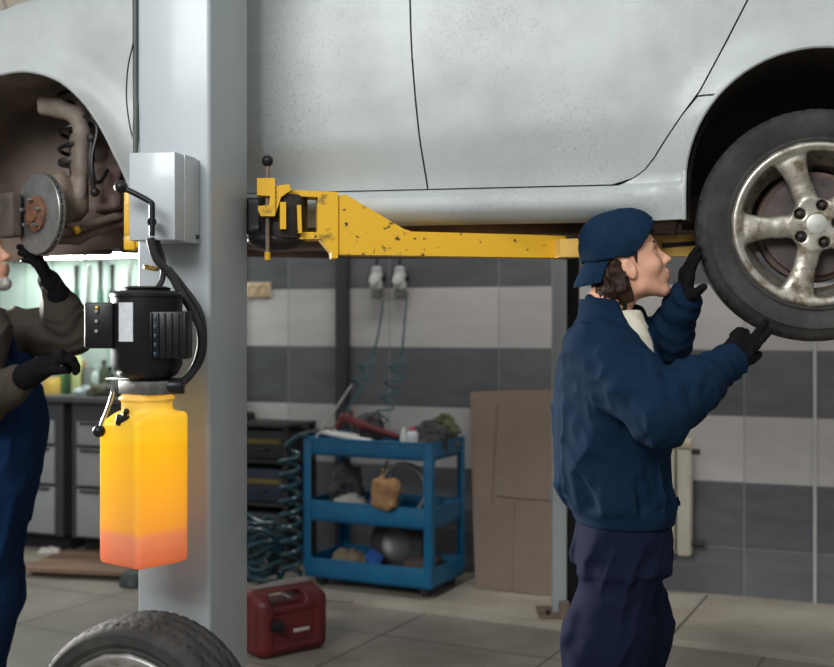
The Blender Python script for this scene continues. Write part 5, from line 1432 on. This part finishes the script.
for k in range(len(bd)): a, b = bd[k], bd[(k+1) % len(bd)]; F.append((a, b, b+n, a+n))
link_mesh('bill', V, F, capm, cp, True, 50)
MB().box(Vector(hd.p(.106, -.030, .116)), (.016, .003, .004), Matrix(hd.R.tolist()), bev=.001).build('cap_tag', mat('tag_grey', (.35, .38, .42), .5), cp)
# hair
f = SDF(hd.o-.20, hd.o+.16, .004)
f.ell(hd.p(-.036, 0, .008), (.058, .070, .058), .02, R=hd.R)
for y in (1, -1):
    f.chain([hd.p(-.038, y*.068, .02), hd.p(-.040, y*.066, -.035), hd.p(-.038, y*.056, -.082)], [.020, .023, .020], .015); f.cap(hd.p(-.055, y*.05, -.06), hd.p(-.045, y*.045, -.105), .018, .010, .012)
    f.chain([hd.p(-.060, y*.045, .0), hd.p(-.072, y*.04, -.055), hd.p(-.066, y*.038, -.104)], [.028, .030, .022], .02)
    f.chain([hd.p(.026, y*.069, .060), hd.p(.025, y*.071, .035), hd.p(.022, y*.070, .012)], [.010, .007, .003], .006)
    f.cap(hd.p(.060, y*.058, .074), hd.p(.02, y*.069, .054), .007, .010, .01)
f.chain([hd.p(-.075, 0, .0), hd.p(-.086, 0, -.055), hd.p(-.078, 0, -.108)], [.032, .034, .024], .02)
f.disp(lambda P: folds(P, hd.o, hd.d(.25, 0, 1), .008, 60, 3, 4)+.004*vnoise(P*70, 5))
f.build('hair', hairm, me1, 0)
# gloves
for o_, d_, n_, cu, th in ((nW, dN, nN, (.10, .16, .95, 1.0), (.5, .25)), (fW, dF, nF, (.18, .15, .18, .25), (.9, .6))):
    f = SDF(o_-.17, o_+.23, .0038)
    hand_prims(f, o_, d_, n_, 1, cu, th, .0022)
    f.cap(o_-d_*.035, o_+d_*.02, .036, .034, .01)
    f.disp(lambda P: .0012*vnoise(P*90, 4))
    g_ = f.build('glove', glovem, me1, 1)
# shoes
for a in (aN, aF):
    f = SDF(a+V3(-.12, -.09, -.09), a+V3(.25, .09, .08), .006)
    f.cap(a+V3(-.03, 0, -.03), a+V3(.155, 0, -.045), .05, .042, .03); f.cap(a+V3(-.02, 0, -.03), a+V3(-.02, 0, .05), .05, .05, .03); f.plane((0, 0, .004), (0, 0, -1))
    sh1 = f.build('shoe', blackplastic, me1, 1)

# ------------------------------------------------------------------ the mechanic at the front disc
Y2 = 3.98
ear2 = at(-26, 262, Y2)
h2 = Head((ear2.x, Y2, ear2.z), math.radians(-6), math.radians(12), 0, 1.0)
nS2, nE2, nW2 = Wp(-14, 326, 3.80), Wp(-18, 404, 3.74), Wp(36, 371, 3.66)
fS2, fE2, fW2 = Wp(18, 330, 4.10), Wp(73, 334, 4.05), Wp(52, 286, 3.94)
dN2, nN2 = nrmz(V3(.86, .05, .50)), V3(.40, .35, -.85)
dF2, nF2 = nrmz(Wp(30, 246, 3.88)-fW2), V3(-.75, -.35, .45)
me2 = empty('person', (-1.50, Y2, 0), 'person in grey shirt and blue bib overalls reaching up to the brake disc', 'person')
BX = -1.50
hN2, hF2 = V3(-1.50, 3.89, .90), V3(-1.49, 4.07, .90)
kN2, kF2 = V3(-1.46, 3.88, .48), V3(-1.50, 4.08, .48)
aN2, aF2 = V3(-1.50, 3.88, .085), V3(-1.56, 4.09, .085)
f = SDF((-1.95, 3.5, -.01), (-.95, 4.4, 1.85), .006)
h2.carve(f)
f.chain([h2.p(-.022, 0, -.045), (-1.545, Y2, 1.48), (-1.54, Y2, 1.38)], [.058, .062, .075], .03)
f.zloft([(.84, BX, Y2, .125, .165), (1.0, BX+.02, Y2, .15, .165), (1.2, BX, Y2, .13, .17), (1.34, BX-.02, Y2, .115, .18), (1.43, BX-.03, Y2, .075, .12)], .04)
f.chain([nS2, nE2, nW2], [.050, .040, .024], .03); f.chain([fS2, fE2, fW2], [.050, .040, .024], .03)
hand_prims(f, nW2, dN2, nN2, 1, (.75, .95, 1.1, 1.15), (.5, .3), -.002); hand_prims(f, fW2, dF2, nF2, 1, (.25, .3, .35, .4), (.6, .4), -.002)
f.chain([hN2, kN2, aN2], [.09, .063, .043], .04); f.chain([hF2, kF2, aF2], [.09, .063, .043], .04)
for a in (aN2, aF2): f.cap(a+V3(-.03, 0, -.045), a+V3(.15, 0, -.055), .035, .028, .03)
f.build('body', skin, me2, 1)
h2.eyes(me2); h2.brows(me2, greyhair)
f = SDF((-1.90, 3.5, .95), (-1.02, 4.35, 1.60), .006)
f.zloft([(.98, BX+.01, Y2, .145, .18), (1.15, BX+.005, Y2, .150, .19), (1.28, BX-.005, Y2, .138, .195), (1.38, BX-.02, Y2, .112, .165), (1.44, BX-.03, Y2, .082, .10), (1.468, BX-.035, Y2, .072, .076)], .03)
f.chain([nS2, nE2, nE2*.5+nW2*.5, nW2], [.080, .062, .052, .039], .05); f.chain([fS2, fS2*.5+fE2*.5, fE2, fE2*.5+fW2*.5, fW2], [.082, .074, .066, .056, .042], .05)
f.disp(lambda P: folds(P, (BX, Y2, 1.2), (.6, 0, .8), .010, 11, 5, 2.6)+tubefold(P, nE2, nW2, .004, .045, 3, 1.)+tubefold(P, fE2, fW2, .004, .045, 4, 1.))
f.chain([(BX-.035, Y2, 1.44), (BX-.03, Y2, 1.6)], [.064, .07], .005, 's')
shr = f.build('shirt', shirtm, me2, 1)
# bib overalls
f = SDF((-1.80, 3.6, .03), (-1.15, 4.35, 1.36), .006)
f.zloft([(.72, BX+.0, Y2, .150, .195), (.84, BX+.02, Y2, .172, .198), (1.0, BX+.03, Y2, .186, .203), (1.10, BX+.026, Y2, .182, .202), (1.18, BX+.018, Y2, .172, .200), (1.30, BX+.008, Y2, .155, .198)], .04)
f.chain([hN2+V3(.0, 0, -.06), kN2, aN2], [.13, .108, .088], .05); f.chain([hF2+V3(0, 0, -.06), kF2, aF2], [.13, .108, .088], .05)
f.disp(lambda P: folds(P, (BX, Y2, .6), (.25, 0, 1), .014, 8, 9, 3)+.003*vnoise(P*28, 5))
# the bib is cut away at the sides and back
f.cap((BX-.02, 3.72, 1.44), (BX-.16, 3.72, 1.24), .16, .16, .01, 's'); f.cap((BX-.02, 4.26, 1.40), (BX-.16, 4.26, 1.24), .12, .12, .01, 's'); f.rbox((BX-.22, Y2, 1.30), (.15, .3, .14), .02, .01, 's')
ov = f.build('bib_overalls', bibm, me2, 1)
for sy in (-.095, .095):
    a = [(BX+.145, Y2+sy*.85, 1.27), (BX+.128, Y2+sy, 1.36), (BX+.065, Y2+sy*1.05, 1.435), (BX-.04, Y2+sy*1.02, 1.452), (BX-.13, Y2+sy*.7, 1.37), (BX-.165, Y2+sy*.2, 1.20)]
    P = spline(a, 6); V = []; F = []
    for i, p in enumerate(P):
        d = (P[min(i+1, len(P)-1)]-P[max(i-1, 0)]).normalized(); w = Vector((0, 1, 0)); nn = d.cross(w).normalized()
        for a_, b_ in ((-.02, -.004), (.02, -.004), (.02, .010), (-.02, .010)): V.append(p+w*a_-nn*b_*1)
    for i in range(len(P)-1):
        for j in range(4): F.append((i*4+j, i*4+(j+1) % 4, (i+1)*4+(j+1) % 4, (i+1)*4+j))
    link_mesh('strap', V, F, bibm, ov, True, 30)
# hair and beard
f = SDF(h2.o-.2, h2.o+.2, .0045)
f.ell(h2.p(-.015, 0, .062), (.100, .083, .088), .02, R=h2.R); f.plane(h2.p(.02, 0, .03), -h2.d(-.7, 0, 1)); f.ell(h2.p(-.05, 0, .02), (.06, .074, .06), .02, R=h2.R)
f.disp(lambda P: folds(P, h2.o, h2.d(1, 0, .3), .004, 60, 3, 4)); f.build('hair', greyhair, me2, 0)
f = SDF(h2.o-.2, h2.o+.2, .0045)
for y in (1, -1): f.chain([h2.p(.012, y*.064, -.02), h2.p(.025, y*.056, -.06), h2.p(.075, y*.022, -.092)], [.012, .016, .020], .02); f.cap(h2.p(.108, y*.004, -.030), h2.p(.094, y*.028, -.044), .008, .007, .01)
f.ell(h2.p(.088, 0, -.096), (.026, .028, .024), .02, R=h2.R)
f.disp(lambda P: folds(P, h2.o, h2.d(.2, 0, 1), .004, 70, 4, 4)); f.build('beard', greyhair, me2, 0)
for o_, d_, n_, cu, th in ((nW2, dN2, nN2, (.75, .95, 1.1, 1.15), (.5, .3)), (fW2, dF2, nF2, (.25, .3, .35, .4), (.6, .4))):
    f = SDF(o_-.17, o_+.23, .004)
    hand_prims(f, o_, d_, n_, 1, cu, th, .003); f.cap(o_-d_*.035, o_+d_*.02, .043, .038, .01); f.build('glove', glovem, me2, 1)
for a in (aN2, aF2):
    f = SDF(a+V3(-.12, -.09, -.09), a+V3(.25, .09, .08), .006)
    f.cap(a+V3(-.03, 0, -.03), a+V3(.155, 0, -.045), .05, .042, .03); f.cap(a+V3(-.02, 0, -.03), a+V3(-.02, 0, .05), .05, .05, .03); f.plane((0, 0, .004), (0, 0, -1))
    f.build('shoe', blackplastic, me2, 1)
# ================================================================== light
def area(name, loc, to, sx, sy, power, col=(1, 1, 1), spread=180):
    l = bpy.data.lights.new(name, 'AREA'); l.shape = 'RECTANGLE'; l.size = sx; l.size_y = sy; l.energy = power; l.color = col; l.spread = math.radians(spread)
    o = bpy.data.objects.new(name, l); COL.objects.link(o); o.location = loc
    d = Vector(to)-Vector(loc); o.rotation_euler = d.to_track_quat('-Z', 'Y').to_euler(); return o
w = bpy.data.worlds.new('workshop_daylight'); SC.world = w; w.use_nodes = True
nt = w.node_tree; bg = nt.nodes['Background']
tc = nt.nodes.new('ShaderNodeTexCoord'); sx = nt.nodes.new('ShaderNodeSeparateXYZ'); nt.links.new(tc.outputs['Generated'], sx.inputs[0])
rp = nt.nodes.new('ShaderNodeValToRGB'); mr = nt.nodes.new('ShaderNodeMapRange'); mr.inputs['From Min'].default_value = -1; nt.links.new(sx.outputs['Z'], mr.inputs['Value'])
nt.links.new(mr.outputs[0], rp.inputs[0])
rp.color_ramp.elements[0].position = .40; rp.color_ramp.elements[0].color = (.16, .15, .14, 1)
rp.color_ramp.elements[1].position = .72; rp.color_ramp.elements[1].color = (.55, .58, .60, 1)
nt.links.new(rp.outputs[0], bg.inputs['Color']); bg.inputs['Strength'].default_value = .68
area('hall_window_light', (-2.4, -1.6, 4.2), (-.1, 3.4, 2.1), 3.0, 1.8, 63, (.95, .98, 1), 90)
area('side_window_light', (-3.3, 5.4, 1.75), (-.7, 3.0, 1.15), 1.2, .9, 58, (1, .97, .92), 55)
area('wall_fill_light', (.9, 5.0, 3.5), (1.2, 6.2, 1.0), 3.2, .2, 26, (1, .98, .95))  # added unseen lamp that brightens the tiled wall behind the car
area('tube_light_a', (-.6, 1.6, 4.2), (-.6, 1.7, 0), 1.5, .1, 9, (.97, 1, .98))
area('tube_light_b', (1.6, 1.4, 4.2), (1.6, 1.5, 0), 1.5, .1, 9, (.97, 1, .98))
# ================================================================== camera
cam = bpy.data.cameras.new('camera'); co = bpy.data.objects.new('camera', cam); COL.objects.link(co)
co.location = (0, 0, CAM_Z); co.rotation_euler = (PI/2, 0, 0)
cam.sensor_width = 36; cam.lens = 36*FPX/834; cam.shift_y = -(333.5-HY)/834
cam.clip_start = .05; cam.dof.use_dof = True; cam.dof.focus_distance = 3.3; cam.dof.aperture_fstop = 2.4
SC.camera = co
vs_ = SC.view_settings; SC.display_settings.display_device = 'sRGB'; vs_.view_transform = 'Standard'; vs_.look = 'None'; vs_.gamma = 1; vs_.exposure = .45; vs_.use_curve_mapping = False
